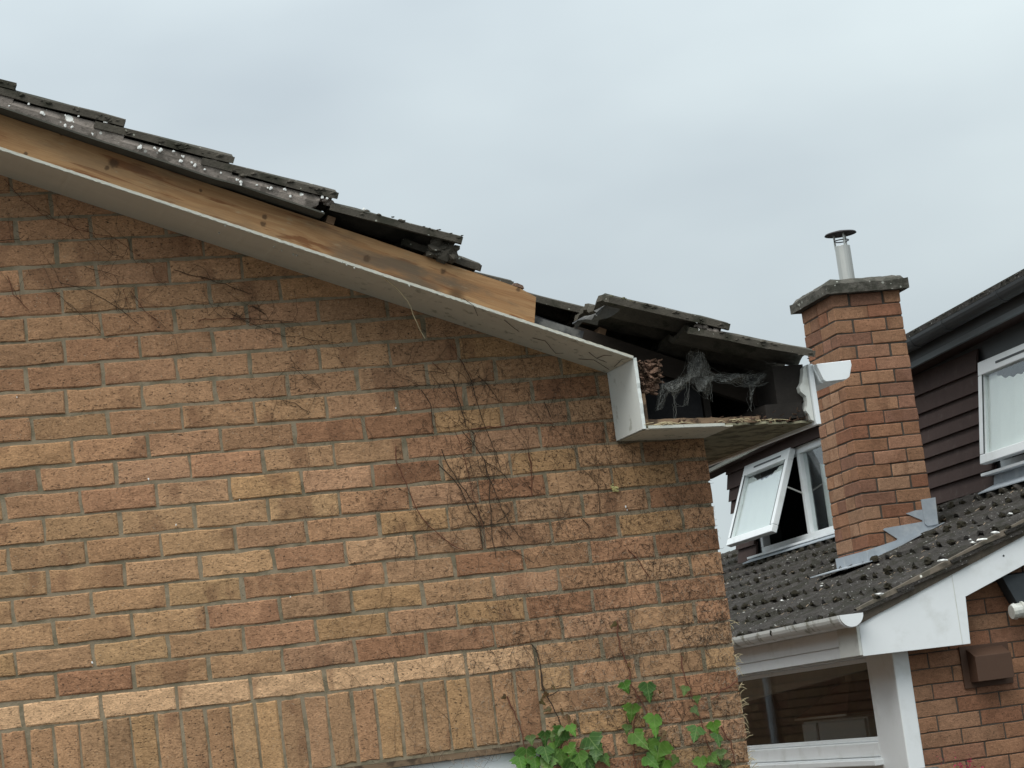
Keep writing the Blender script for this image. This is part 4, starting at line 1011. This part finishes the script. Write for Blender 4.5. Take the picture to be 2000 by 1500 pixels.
while y < RY1 - 0.3:
    for k in range(9):
        u = k * 0.318; x = RX0 + math.cos(AS) * u
        if x > RX1 - 0.1: continue
        if x > XD + 0.05 and y < 4.6: continue
        me = rnd.choice(ntiles); p = Vector((x, y + (0.0 if k % 2 == 0 else 0.0), rz(x) - 0.018 + (rnd.random() - 0.5) * 0.012))
        put('roof_tile', me, nroof, p); ntc += 1
        for j in range(2):
            yy = y + j * 0.165 + 0.085
            if R.random() < 0.8: moss.blob(p + Vector((-0.004, j * 0.165 + 0.085 + R.gauss(0, 0.006), 0.012 + R.gauss(0, 0.004))), 0.013 + 0.015 * R.random(), (0.9, 1.25, 0.8), seed=R.randint(0, 9999), jit=0.30, sub=2)
            for q in range(3):
                if R.random() < 0.6: moss.blob(p + UU * (0.3 * R.random()) + Vector((0, j * 0.165 + 0.17 * R.random(), 0.004)), 0.008 + 0.011 * R.random(), (1.2, 1.2, 0.6), seed=R.randint(0, 9999), jit=0.3)
    y += 0.33
moss.build('moss', 'moss', nroof, kind='stuff')
litter = MB()
for i in range(380):
    x = RX0 + 1.9 * R.random(); y = YVN + 6.5 * R.random() ** 1.2
    p = Vector((x, y, rz(x) + 0.002)); a = R.random() * 2 * PI; L = 0.008 + 0.02 * R.random()
    litter.tube([p, p + Vector((math.cos(a) * L, math.sin(a) * L, SL * math.cos(a) * L + 0.004))], 0.0018, 3)
litter.build('dry_litter', 'palestem', nroof, kind='stuff')
wl_ = MB()
for i in range(26):
    x = RX0 + 1.6 * R.random(); y = YVN + 3.0 * R.random(); wl_.blob((x, y, rz(x) + 0.004), 0.006 + 0.007 * R.random(), (1.2, 1.2, 0.5), seed=i)
for (u_, z0) in [(-0.70, 0.0), (-0.35, 0), (-0.13, 0), (-0.06, 0)]: wl_.blob((u_, YVN - 0.03, rz(u_) + 0.0), 0.013, (2.2, 0.6, 0.5), seed=int(u_ * 100))
wl_.build('white_lichen', 'limewash', nroof, kind='stuff')

# verge band, barge board, box end, fascia, gutter
def strip(x0, x1, zlo, zhi, y0, y1): # follows the roof slope
    return MB().prism([(x0, y0, rz(x0) + zlo), (x1, y0, rz(x1) + zlo), (x1, y0, rz(x1) + zhi), (x0, y0, rz(x0) + zhi)], [(x0, y1, rz(x0) + zlo), (x1, y1, rz(x1) + zlo), (x1, y1, rz(x1) + zhi), (x0, y1, rz(x0) + zhi)])
vb = MB(); prev = None
for i in range(61):
    x = -0.82 + 2.56 * i / 60; j = 0.003 * mnoise.noise(Vector((x * 12, 1, 1)))
    R4 = [(x, YVN - 0.012 + j, rz(x) - 0.086 + j), (x, YVN - 0.02 + j, rz(x) - 0.035), (x, YVN - 0.012, rz(x) - 0.012), (x, YVN + 0.03, rz(x) - 0.012), (x, YVN + 0.03, rz(x) - 0.086)]
    if prev:
        for k in range(5): vb.quad(prev[k], R4[k], R4[(k + 1) % 5], prev[(k + 1) % 5])
    prev = R4
vb.build('verge_mortar', 'nverge', NB)
top = lambda x: rz(x) - 0.087
BY0, BY1 = YVN - 0.002, YVN + 0.022
bb = MB(); poly = [(-0.815, -0.048), (-0.262, -0.052), (-0.250, 0.172), (1.75, 0.172 + SL * 2.0), (1.75, top(1.75)), (-0.815, top(-0.815))]
bb.prism([(a, BY0, b) for a, b in poly], [(a, BY1, b) for a, b in poly])
barge = bb.build('bargeboard', 'upvc', NB, bevel=0.0015)
js = MB(); js.box(-0.306, -0.303, BY0 - 0.002, BY0 - 0.0005, -0.045, top(-0.304) - 0.002); js.build('joint_strip', 'cream', barge)
sc = MB(); sc.blob((-0.02, BY0 - 0.001, 0.345), 0.006, (1, 0.3, 1), seed=1, jit=0.05); sc.build('screw_cover', 'blackgutter', barge)
bx = MB(); bx.box(-0.830, -0.8155, BY0 + 0.001, -1.378, -0.043, 0.12); bx.build('box_end', 'cream', NB, bevel=0.002)
MB().box(-0.816, XW, BY1 + 0.001, -1.38, -0.043, -0.035).build('box_soffit', 'cream', NB)
hb = MB(); hb.box(-0.806, -0.782, -1.377, 8.8, -0.042, 0.0115); hb.build('window_head_board', 'upvc', NB, bevel=0.002)
MB().box(-0.781, XW - 0.016, -1.377, 8.8, -0.041, -0.034).build('head_soffit', 'cream', NB)
fs = MB(); fs.box(-0.812, -0.79, -1.377, 8.8, 0.012, 0.0945); nf = fs.build('fascia', 'upvc', NB, bevel=0.002)
MB().box(-0.822, -0.8125, -1.377, 8.8, 0.0945, 0.150).build('fascia_cover', 'upvc', nf, bevel=0.002)
MB().box(-0.789, XW - 0.02, -1.377, 8.8, 0.014, 0.022).build('soffit', 'cream', NB)
def halfround(cx, cz, r, y0, y1, drop=0.0, sag=1.0, t=0.004):
    mb = MB(); o = [(cx + r * math.cos(a), cz + sag * r * math.sin(a)) for a in [PI + PI * i / 12 for i in range(13)]]
    inn = [(cx + (r - t) * math.cos(a), cz + sag * (r - t) * math.sin(a)) for a in [PI + PI * i / 12 for i in range(13)]]
    ring_ = o + inn[::-1]
    mb.prism([(a, y0, b) for a, b in ring_], [(a, y1, b + drop) for a, b in ring_]); return mb, o
gm, go_ = halfround(-0.872, 0.153, 0.060, YVN - 0.06, 8.9, 0.0)
ngut = gm.build('gutter', 'upvc_dirty', NB)
ce = MB(); ce.prism([(a, YVN - 0.067, b) for a, b in go_], [(a, YVN - 0.0605, b) for a, b in go_]); ce.prism([(-0.872 + (a + 0.872) * 1.05, YVN - 0.05, 0.153 + (b - 0.153) * 1.06) for a, b in go_], [(-0.872 + (a + 0.872) * 1.05, YVN - 0.032, 0.153 + (b - 0.153) * 1.06) for a, b in go_])
ce.build('end_cap', 'upvc', ngut)

# ground-floor window in the side wall
gw = MB()
gw.box(XW - 0.015, XW + 0.07, YF - 0.004, -1.17, GROUND + 1.2, 0.011)         # wide corner post
gw.box(XW - 0.012, XW + 0.07, -1.169, 1.6, -0.05, 0.011)                        # head
gw.box(XW - 0.012, XW + 0.07, -1.169, 1.6, -0.535, -0.462)                      # bottom rail
gw.box(XW - 0.008, XW + 0.07, -1.169, 1.6, -0.9, -0.536)
gw.box(XW - 0.012, XW + 0.07, 1.56, 1.6, -0.461, -0.051)
gwin = gw.build('window', 'upvc', NB, bevel=0.006)
bd_ = MB(); bd_.box(XW + 0.02, XW + 0.05, -1.1695, -1.145, -0.461, -0.052).box(XW + 0.02, XW + 0.05, -1.1445, 1.559, -0.461, -0.44).box(XW + 0.02, XW + 0.05, -1.1445, 1.559, -0.072, -0.051)
bd_.build('glazing_bead', 'upvc', gwin, bevel=0.003)
MB().box(XW + 0.033, XW + 0.037, -1.145, 1.558, -0.44, -0.072).build('pane', 'glass_dark', gwin)
MB().box(XW - 0.06, XW - 0.0125, -1.2, 1.6, -0.575, -0.545).build('sill', 'upvc', gwin, bevel=0.004)
# room behind it
rm = MB(); rm.box(2.3, 2.35, YF + 0.25, 3.5, -2.3, 0.3).box(XW + 0.12, 2.3, 3.4, 3.5, -2.3, 0.3).box(XW + 0.12, 2.3, YF + 0.23, 3.4, -2.3, -2.25).box(XW + 0.23, 2.3, YF + 0.23, YF + 0.25, -2.3, 0.3)
rm.build('room', 'plaster', NB)
MB().box(XW + 0.09, 2.3, YF + 0.26, 3.39, 0.04, 0.06).build('ceiling', 'plaster', NB)

MB().box(XW + 0.13, XW + 0.16, -1.15, 3.2, -0.19, 0.035, fr=lambda x, y, z: Vector((x, y, z + (0.10 - 0.045 * (y + 1.15) if z < -0.1 else 0)))).build('added_band_board', 'plaster', NB)  # invented pale board, shaped to give the grey band across the glass
cab = thing('kitchen_cabinet', 'pale cabinet standing inside the room behind the ground-floor window', 'cabinet', (5.65, 4.54, GROUND), -DL, base=(0, 0, -GROUND))
MB().box(-0.29, 0.05, -0.31, 0.62, -1.9, -0.345).build('carcass', 'cabinet', cab, bevel=0.004)
MB().box(-0.305, -0.291, -0.30, 0.36, -1.85, -0.355).build('door', 'cabinet', cab, bevel=0.003)
MB().box(-0.305, -0.291, 0.40, 0.61, -1.85, -0.355).build('door', 'cabinet', cab, bevel=0.003)
hood = thing('extractor_hood', 'brown tapering extractor hood seen through the ground-floor window', 'hood', (5.65, 4.54, GROUND), -DL, base=(0, 0, -GROUND))
hm = MB(); hm.prism([(-0.1, 0.42, -0.33), (-0.1, 1.22, -0.33), (0.4, 1.22, -0.33), (0.4, 0.42, -0.33)], [(0.1, 0.80, -0.15), (0.1, 0.92, -0.15), (0.35, 0.92, -0.15), (0.35, 0.80, -0.15)]); hm.build('canopy', 'hood', hood)
MB().box(-0.108, -0.101, 0.42, 1.22, -0.340, -0.328).build('trim', 'steel', hood)
MB().box(0.12, 0.33, 0.81, 0.91, -0.149, 0.03).build('duct', 'plaster', hood)

# ------------------------------------------------------------------ chimney
cc = MB(); cc.box(CX0 + 0.005, CX1 - 0.005, CY0 + 0.005, CY1 - 0.005, 0.25, 1.99)
chim = cc.build('chimney', 'mortar_red', NB)
cache = {}
def cbrick(x0, x1, y0, y1, z):
    L, D = round(x1 - x0, 3), round(y1 - y0, 3); key = (L, D)
    if key not in cache: cache[key] = [bevel_brick('brick', L, 0.0690, D, 'brick_red', hash(key) % 1000 + i) for i in range(3)]
    col = red()
    put('brick', rnd.choice(cache[key]), chim, ((x0 + x1) / 2 + rnd.gauss(0, 0.0012), (y0 + y1) / 2 + rnd.gauss(0, 0.0012), z + rnd.gauss(0, 0.0008)), rot=(0, rnd.gauss(0, 0.006), rnd.gauss(0, 0.005)), color=col)
T = 0.1
for k in range(21):
    z = 1.9515 - k * 0.0753
    if k % 2:
        for (a, b) in ((0, 0.203), (0.2105, CX1)): cbrick(a, b, 0, T, z); cbrick(a, b, CY1 - T, CY1, z)
        for (a, b) in ((0.110, 0.2275), (0.2375, 0.355)):
            for x0 in (0, CX1 - T): cbrick(x0, x0 + T, a, b, z)
    else:
        for (a, b) in ((0, 0.2275), (0.2375, CY1)):
            for x0 in (0, CX1 - T): cbrick(x0, x0 + T, a, b, z)
        for y0 in (0, CY1 - T): cbrick(0.110, 0.303, y0, y0 + T, z)
# weathered capping
cp = MB(); N = 10; R = random.Random(4)
bm = bmesh.new(); bmesh.ops.create_grid(bm, x_segments=16, y_segments=16, size=1)
Vt = []
for v in bm.verts:
    a, b = v.co.x, v.co.y
    x = (CX0 + CX1) / 2 + a * 0.252; yv = (CY0 + CY1) / 2 + b * 0.280
    e = max(abs(a), abs(b)); zt = 2.092 - 0.030 * e ** 2.2 - 0.022 * max(0, (e - 0.84) / 0.16) + 0.010 * mnoise.noise(Vector((x * 14, yv * 14, 3)))
    v.co = (x + 0.006 * mnoise.noise(Vector((x * 20, yv * 20, 1))), yv + 0.006 * mnoise.noise(Vector((x * 20, yv * 20, 8))), zt)
ret = bmesh.ops.extrude_face_region(bm, geom=list(bm.faces))
for v in [g_ for g_ in ret['geom'] if isinstance(g_, bmesh.types.BMVert)]: v.co.z = 1.986 + 0.003 * mnoise.noise(Vector((v.co.x * 18, v.co.y * 18, 5)))
bmesh.ops.recalc_face_normals(bm, faces=bm.faces)
me = bpy.data.meshes.new('capping_slab'); bm.to_mesh(me); bm.free(); me.materials.append(M['cap'])
put('capping_slab', me, chim)
# flue
FX, FY = 0.215, 0.235
fp = MB(); fp.tube([(FX, FY, 2.06), (FX, FY, 2.31)], 0.0445, 20); fp.build('flue_pipe', 'steel', chim, smooth=False, bevel=0.002)
fc = MB(); fc.tube([(FX, FY, 2.075), (FX, FY, 2.095)], 0.049, 20); fc.build('flue_collar', 'steel', chim)
fb = MB(); fb.tube([(FX, FY, 2.06), (FX, FY, 2.082)], 0.064, 18, 0.052); fb.build('flue_mortar', 'cap', chim)
for k in range(3):
    a = 0.5 + k * 2 * PI / 3; lg = MB(); x0, y0 = FX + 0.04 * math.cos(a), FY + 0.04 * math.sin(a)
    lg.box(x0 - 0.005, x0 + 0.005, y0 - 0.003, y0 + 0.003, 2.295, 2.384); lg.build('cowl_leg', 'steel', chim)
rg = MB(); rg.tube([(FX + 0.041 * math.cos(a), FY + 0.041 * math.sin(a), 2.342) for a in [2 * PI * i / 18 for i in range(19)]], 0.0035, 5); rg.build('cowl_band', 'cowl', chim)
cw_ = MB(); ringa = [(FX + 0.093 * math.cos(2 * PI * i / 28), FY + 0.093 * math.sin(2 * PI * i / 28), 2.380) for i in range(28)]; ringb = [(FX + 0.089 * math.cos(2 * PI * i / 28), FY + 0.089 * math.sin(2 * PI * i / 28), 2.386) for i in range(28)]; ringc = [(FX + 0.02 * math.cos(2 * PI * i / 28), FY + 0.02 * math.sin(2 * PI * i / 28), 2.402) for i in range(28)]
cw_.prism(ringa, ringb); cw_.prism([(a, b, c + 0.0002) for a, b, c in ringb], ringc); cw_.build('rain_cap', 'cowl', chim)
# lead: stepped flashing on the face, apron below and saddle above
def lead(name, poly, y0=-0.008, y1=-0.003): # poly in x,z on the chimney front
    MB().prism([(a, y0, b) for a, b in poly], [(a, y1, b) for a, b in poly]).build(name, 'lead', chim)
fz = lambda x: rz(x) + 0.004
lead('step_flashing', [(-0.015, fz(-0.015)), (0.24, fz(0.24)), (0.43, fz(0.43)), (0.43, 0.735), (0.305, 0.735), (0.245, 0.723), (0.337, 0.676), (0.337, 0.668), (0.108, 0.655), (0.095, 0.648), (0.17, 0.590), (0.168, 0.582), (-0.015, 0.545)])
MB().prism([(-0.02, -0.012, fz(-0.02)), (0.43, -0.012, fz(0.43)), (0.43, -0.085, fz(0.43) + 0.006), (-0.02, -0.085, fz(-0.02) + 0.006)], [(-0.02, -0.012, fz(-0.02) + 0.005), (0.43, -0.012, fz(0.43) + 0.005), (0.43, -0.085, fz(0.43) + 0.011), (-0.02, -0.085, fz(-0.02) + 0.011)]).build('soaker', 'lead', chim)
ap = MB(); ap.box(-0.012, -0.004, -0.012, 0.47, fz(0) - 0.02, 0.545).prism([(-0.012, -0.09, fz(-0.012)), (-0.012, 0.50, fz(-0.012)), (-0.17, 0.50, fz(-0.17) + 0.03), (-0.17, -0.05, fz(-0.17) + 0.03)], [(-0.012, -0.09, fz(-0.012) + 0.006), (-0.012, 0.50, fz(-0.012) + 0.006), (-0.17, 0.50, fz(-0.17) + 0.036), (-0.17, -0.05, fz(-0.17) + 0.036)])
ap.build('apron_flashing', 'lead', chim)
lead('corner_flashing', [(-0.014, fz(0) - 0.01), (0.012, fz(0.01)), (0.02, fz(0) + 0.03), (0.02, 0.545), (-0.014, 0.54)], -0.014, -0.0085)
lead('saddle_end', [(0.345, 0.655), (0.36, 0.64), (0.425, 0.645), (0.432, 0.795), (0.345, 0.79)], -0.016, -0.0085)

# ------------------------------------------------------------------ dormer storey
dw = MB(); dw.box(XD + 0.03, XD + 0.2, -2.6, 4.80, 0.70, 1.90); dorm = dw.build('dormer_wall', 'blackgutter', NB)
rows_z = [0.80, 0.864, 0.968, 1.065, 1.158, 1.250, 1.345, 1.438, 1.552, 1.66]
W1 = (2.40, 4.42, 0.875, 1.545); W2 = (-1.6, 0.375, 0.945, 1.59)
def board(y0, y1, z0, z1):
    y1b = y1 if y1 < 4.7 else y1 + rnd.gauss(0, 0.008)
    MB().prism([(XD - 0.018, y0, z0 - 0.010), (XD - 0.003, y0, z0 - 0.010), (XD + 0.022, y0, z1), (XD + 0.008, y0, z1)], [(XD - 0.018, y1b, z0 - 0.010), (XD - 0.003, y1b, z0 - 0.010), (XD + 0.022, y1b, z1), (XD + 0.008, y1b, z1)]).build('cladding_tile_row', 'clad', dorm)
for a, b in zip(rows_z, rows_z[1:]):
    spans = [(-2.6, 4.86)]
    for (wy0, wy1, wz0, wz1) in (W1, W2):
        if a < wz1 - 0.02 and b > wz0 + 0.02:
            spans = [q for (p, q_) in spans for q in ([(p, wy0 - 0.02), (wy1 + 0.035, q_)] if p < wy0 and q_ > wy1 else [(p, q_)])]
    for (p, q) in spans:
        if q - p > 0.05: board(p, q, a, b + 0.012)
def dormer_window(W, sash_open, mull, name):
    y0, y1, z0, z1 = W; x0, x1 = XD + 0.025, XD + 0.085
    f = MB(); t = 0.05
    f.box(x0, x1, y0, y1, z1 - t, z1).box(x0, x1, y0, y1, z0, z0 + t).box(x0, x1, y0, y0 + t, z0 + t + .0005, z1 - t - .0005).box(x0, x1, y1 - t, y1, z0 + t + .0005, z1 - t - .0005)
    for mm_ in mull: f.box(x0, x1, mm_ - 0.028, mm_ + 0.028, z0 + t + .0005, z1 - t - .0005)
    wo = f.build('window', 'upvc', NB, bevel=0.004)
    edges = [y0] + list(mull) + [y1]
    for i, (a, b) in enumerate(zip(edges, edges[1:])):
        if i == len(edges) - 2:                                  # opening light, hung at the top
            H = (z1 - 0.012) - (z0 + 0.03); a_, b_ = a + 0.004, b - 0.012; th = sash_open; t2 = 0.055
            fr = lambda x, y, z: Vector((x0 - 0.004 + x * math.cos(th) - (H - z) * math.sin(th), y, (z1 - 0.012) - (H - z) * math.cos(th) - x * math.sin(th)))
            s = MB(); s.box(-0.045, 0.0, a_, b_, 0, t2, fr).box(-0.045, 0, a_, b_, H - t2 * 1.5, H, fr).box(-0.045, 0, a_, a_ + t2, t2 + .0005, H - t2 * 1.5 - .0005, fr).box(-0.045, 0, b_ - t2, b_, t2 + .0005, H - t2 * 1.5 - .0005, fr)
            s.build('opening_sash', 'upvc', wo, bevel=0.005)
            MB().box(-0.048, -0.0455, a_ + 0.16, b_ - 0.24, H - 0.05, H - 0.037, fr).build('trickle_vent', 'blackgutter', wo)
            MB().box(-0.025, -0.021, a_ + t2 + .0005, b_ - t2 - .0005, t2 + .0005, H - t2 * 1.5 - .0005, fr).build('pane', 'sashglass', wo)
            for g0, g1 in ((a_ + t2 - 0.001, a_ + t2 + 0.006), (b_ - t2 - 0.006, b_ - t2 + 0.001)): MB().box(-0.0455, -0.0395, g0, g1, t2, H - t2 * 1.5, fr).build('gasket', 'blackgutter', wo)
            c = MB(); prev = None  # white scalloped sheet standing in for the sky reflection in the sash
            for i_ in range(60):
                yy = a_ + t2 + (b_ - a_ - 2 * t2) * i_ / 59; zt = H - t2 * 1.5 - 0.012 - (0.055 if 0.25 < i_ / 59 < 0.86 else 0.0) * math.sin((i_ / 59 - 0.25) / 0.61 * PI) ** 0.6 - 0.006 * math.sin(i_ * 0.9) if 0.25 < i_ / 59 < 0.86 else H - t2 * 1.5 - 0.012
                q_ = [fr(-0.008 + 0.0016 * math.sin(yy * 33) + 0.001 * math.sin(yy * 71), yy, t2), fr(-0.008 + 0.0016 * math.sin(yy * 33), yy, zt)]
                if prev: c.quad(prev[0], q_[0], q_[1], prev[1])
                prev = q_
            c.build('white_window_sheet', 'curtain', wo, smooth=True)
            MB().tube([fr(-0.005, a_ + 0.01, H * 0.55), (x0 + 0.02, a_ + 0.012, z0 + 0.33)], 0.006, 4).build('stay', 'steel', wo)
        else:
            MB().box(x0 + 0.03, x0 + 0.034, a + 0.03, b - 0.03, z0 + t + .001, z1 - t - .001).build('pane', 'glass', wo)
    MB().box(XD - 0.075, x0 - 0.001, y0 - 0.06, y1 + 0.07, z0 - 0.022, z0 - 0.004).build('sill', 'upvc', wo, bevel=0.003)
    # net curtain in folds
    c = MB(); prev = None; cy0, cy1 = (mull[-1] + 0.06, y1 - 0.06) if len(mull) else (y0, y1)
    for rng in ((y0 + 0.06, mull[-1] - 0.05),):
        for i in range(70):
            yy = rng[0] + (rng[1] - rng[0]) * i / 69; xx = x1 + 0.07 + 0.004 * math.sin(yy * 41) + 0.005 * math.sin(yy * 17 + 1)
            zt = z1 - 0.14 - 0.035 * abs(math.sin((yy - rng[0]) * PI / 0.46))
            q = [(xx, yy, z0 + 0.06), (xx, yy, zt)]
            if prev: c.quad(prev[0], q[0], q[1], prev[1])
            prev = q
    c.build('white_window_sheet', 'curtain', wo, smooth=True)
    return wo
M['curtain'] = simple('curtain_and_reflection_white', (0.85, 0.87, 0.86), 0.9, 0.05, 10, bump=0.0)
dormer_window(W1, 0.385, [3.44], 'window')
dormer_window(W2, 0.145, [-0.62], 'window')
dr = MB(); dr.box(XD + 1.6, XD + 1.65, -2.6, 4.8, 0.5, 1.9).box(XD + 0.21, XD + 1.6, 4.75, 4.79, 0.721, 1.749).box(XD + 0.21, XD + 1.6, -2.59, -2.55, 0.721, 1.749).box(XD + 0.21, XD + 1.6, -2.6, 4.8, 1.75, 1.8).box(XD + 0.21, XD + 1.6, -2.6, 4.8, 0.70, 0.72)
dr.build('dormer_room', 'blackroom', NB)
# cut openings in the dormer wall body by rebuilding it around the windows
me = bpy.data.meshes.new('dormer_wall'); q = MB(); X0, X1 = XD + 0.03, XD + 0.2
q.box(X0, X1, -2.6, W2[0], 0.70, 1.85).box(X0, X1, W2[1], W1[0], 0.70, 1.85).box(X0, X1, W1[1], 4.80, 0.70, 1.85)
for W in (W1, W2): q.box(X0, X1, W[0] + .0005, W[1] - .0005, 0.70, W[2] - .0005).box(X0, X1, W[0] + .0005, W[1] - .0005, W[3] + .0005, 1.85)
dorm.data = q.mesh('dormer_wall', 'blackgutter')
# lead below the windows
for W, nm in ((W1, 'l'), (W2, 'r')):
    x1_ = XD - 0.02; b = MB(); y0, y1 = W[0] - 0.1, W[1] + 0.03
    zb = rz(XD - 0.12) + 0.022
    b.prism([(XD - 0.005, y0, W[2] - 0.023), (XD - 0.011, y0, W[2] - 0.023), (XD - 0.021, y0, rz(XD) + 0.02), (XD - 0.13, y0, zb), (XD - 0.13, y0, zb - 0.006), (XD - 0.015, y0, rz(XD) + 0.012)], [(XD - 0.005, y1, W[2] - 0.023), (XD - 0.011, y1, W[2] - 0.023), (XD - 0.021, y1, rz(XD) + 0.02), (XD - 0.13, y1, zb), (XD - 0.13, y1, zb - 0.006), (XD - 0.015, y1, rz(XD) + 0.012)])
    b.build('lead_apron', 'lead', NB)
# eaves over the dormer: they fall very slightly to the far end
ez = lambda y: 1.585 + 0.0262 * (4.9 - y)
def run(sec, y0, y1, name, material):
    return MB().prism([(a, y0, b + ez(y0)) for a, b in sec], [(a, y1, b + ez(y1)) for a, b in sec]).build(name, material, NB)
run([(0.905, 0.0), (0.905, 0.026), (0.93, 0.026), (0.93, 0.0)], 1.5, 5.35, 'soffit_strip', 'stripe')
run([(0.905, 0.0), (0.905, 0.034), (0.93, 0.034), (0.93, 0.0)], -2.6, 1.4995, 'soffit_strip', 'greyfascia')
run([(0.931, 0.002), (0.931, 0.012), (XD + 0.05, 0.012), (XD + 0.05, 0.002)], -2.6, 5.35, 'upper_soffit', 'clad')
run([(0.908, 0.0345), (0.908, 0.15), (0.93, 0.15), (0.93, 0.0345)], -2.6, 5.35, 'upper_fascia', 'blackgutter')
N = 10; r = 0.058; cx, cz = 0.846, 0.135
sec = [(cx + r * math.cos(PI + PI * i / N), cz + r * math.sin(PI + PI * i / N)) for i in range(N + 1)]; sec2 = [(cx + (r - .005) * math.cos(PI + PI * i / N), cz + (r - .005) * math.sin(PI + PI * i / N)) for i in range(N + 1)][::-1]
ug = run(sec + sec2, -2.6, 5.35, 'upper_gutter', 'blackgutter')
for yj in (0.75, 0.30, -0.42):
    k = 1.07; s2 = [(cx + (a - cx) * k, cz + (b - cz) * k) for a, b in sec]; s3 = [(cx + (a - cx) * 1.0, cz + (b - cz) * 1.0) for a, b in sec][::-1]
    o = MB().prism([(a, yj, b + ez(yj)) for a, b in s2 + s3], [(a, yj + 0.05, b + ez(yj + 0.05)) for a, b in s2 + s3]).build('gutter_joint', 'blackgutter', ug, loc=(0, 0, 0))
ur = run([(0.82, 0.150), (0.82, 0.182), (4.5, 1.35), (4.5, 1.30)], -2.6, 5.35, 'upper_roof', 'ntile')
ll = MB()
for i in range(40):
    yy = -1.2 + 3.2 * R.random(); ll.blob((0.822, yy, 0.174 + ez(yy)), 0.006 + 0.010 * R.random(), (0.8, 1.6, 0.6), seed=i)
ll.build('eaves_lichen', 'cap', ur, kind='stuff')

# porch at the far right: dark slope with a white gutter
MB().prism([(-0.03, YF - 0.01, 0.26), (0.03, YF - 0.01, 0.118), (1.6, YF - 0.01, 0.118), (1.6, YF - 0.01, 0.30)], [(-0.03, YF - 0.10, 0.25), (0.03, YF - 0.10, 0.112), (1.6, YF - 0.16, 0.112), (1.6, YF - 0.16, 0.29)]).build('porch_roof', 'slate', NB)
pg = MB(); pg.tube([(0.010, YF - 0.10, 0.075), (0.035, YF - 0.10, 0.078), (1.6, YF - 0.10, 0.084)], 0.036, 14); pgo = pg.build('porch_gutter', 'cream', NB, smooth=False)
pc = MB(); pc.tube([(-0.009, YF - 0.10, 0.074), (0.009, YF - 0.10, 0.075)], 0.034, 14, 0.041); pc.tube([(0.040, YF - 0.10, 0.079), (0.052, YF - 0.10, 0.079)], 0.041, 14); pc.build('end_cap', 'cream', pgo)

# ------------------------------------------------------------------ foreground bits at the lower right edge
def NW(x, y, z): return Vector((5.65, 4.54, 0)) + Vector((math.cos(DL), -math.sin(DL), 0)) * x + Vector((math.sin(DL), math.cos(DL), 0)) * y + Vector((0, 0, z))
fpst = thing('fence_post', 'weathered grey timber fence post top below the corner of the white window frame', 'fence post', NW(-0.745, -1.95, GROUND - 0.012), -DL, base=(0, 0, -GROUND))
MB().box(-0.06, 0.06, -0.05, 0.05, GROUND, -0.60).build('post', 'dustboard', fpst, bevel=0.006)
MB().prism([(-0.085, -0.07, -0.60), (0.085, -0.07, -0.60), (0.085, 0.07, -0.60), (-0.085, 0.07, -0.60)], [(-0.05, -0.04, -0.573), (0.05, -0.04, -0.573), (0.05, 0.04, -0.573), (-0.05, 0.04, -0.573)]).build('post_cap', 'dustboard', fpst, bevel=0.005)
fw = thing('crimson_shrub', 'small crimson leaved shrub tip in front of the red brick wall', 'shrub', NW(-0.46, -1.75, GROUND), -DL, base=(0, 0, -GROUND))
MB().tube([(0, 0, GROUND), (0.01, 0, -1.4), (0, 0, -0.64)], 0.012, 6, 0.006).build('stem', 'redstem', fw)
pt = MB(); R = random.Random(9)
for i in range(130):
    t = R.random(); c = Vector((R.gauss(0, 0.022 + 0.03 * t), R.gauss(0, 0.03), -0.66 + 0.075 * (1 - t) + R.gauss(0, 0.008)))
    if i < 26: c = Vector((R.uniform(-0.12, 0.06), R.gauss(0, 0.02), -0.59 + 0.05 * R.random()))
    a, b = Vector((R.gauss(0, 1), R.gauss(0, 1), R.gauss(0, 1))).normalized(), Vector((R.gauss(0, 1), R.gauss(0, 1), R.gauss(0, 1))).normalized()
    L = (0.018 if i >= 26 else 0.009) * (0.6 + 0.6 * R.random()); pt.quad(c, c + (a + b * 0.5) * L * 0.5, c + a * L, c + (a - b * 0.5) * L * 0.5)
pt.build('leaves', 'crimson', fw, kind='stuff')
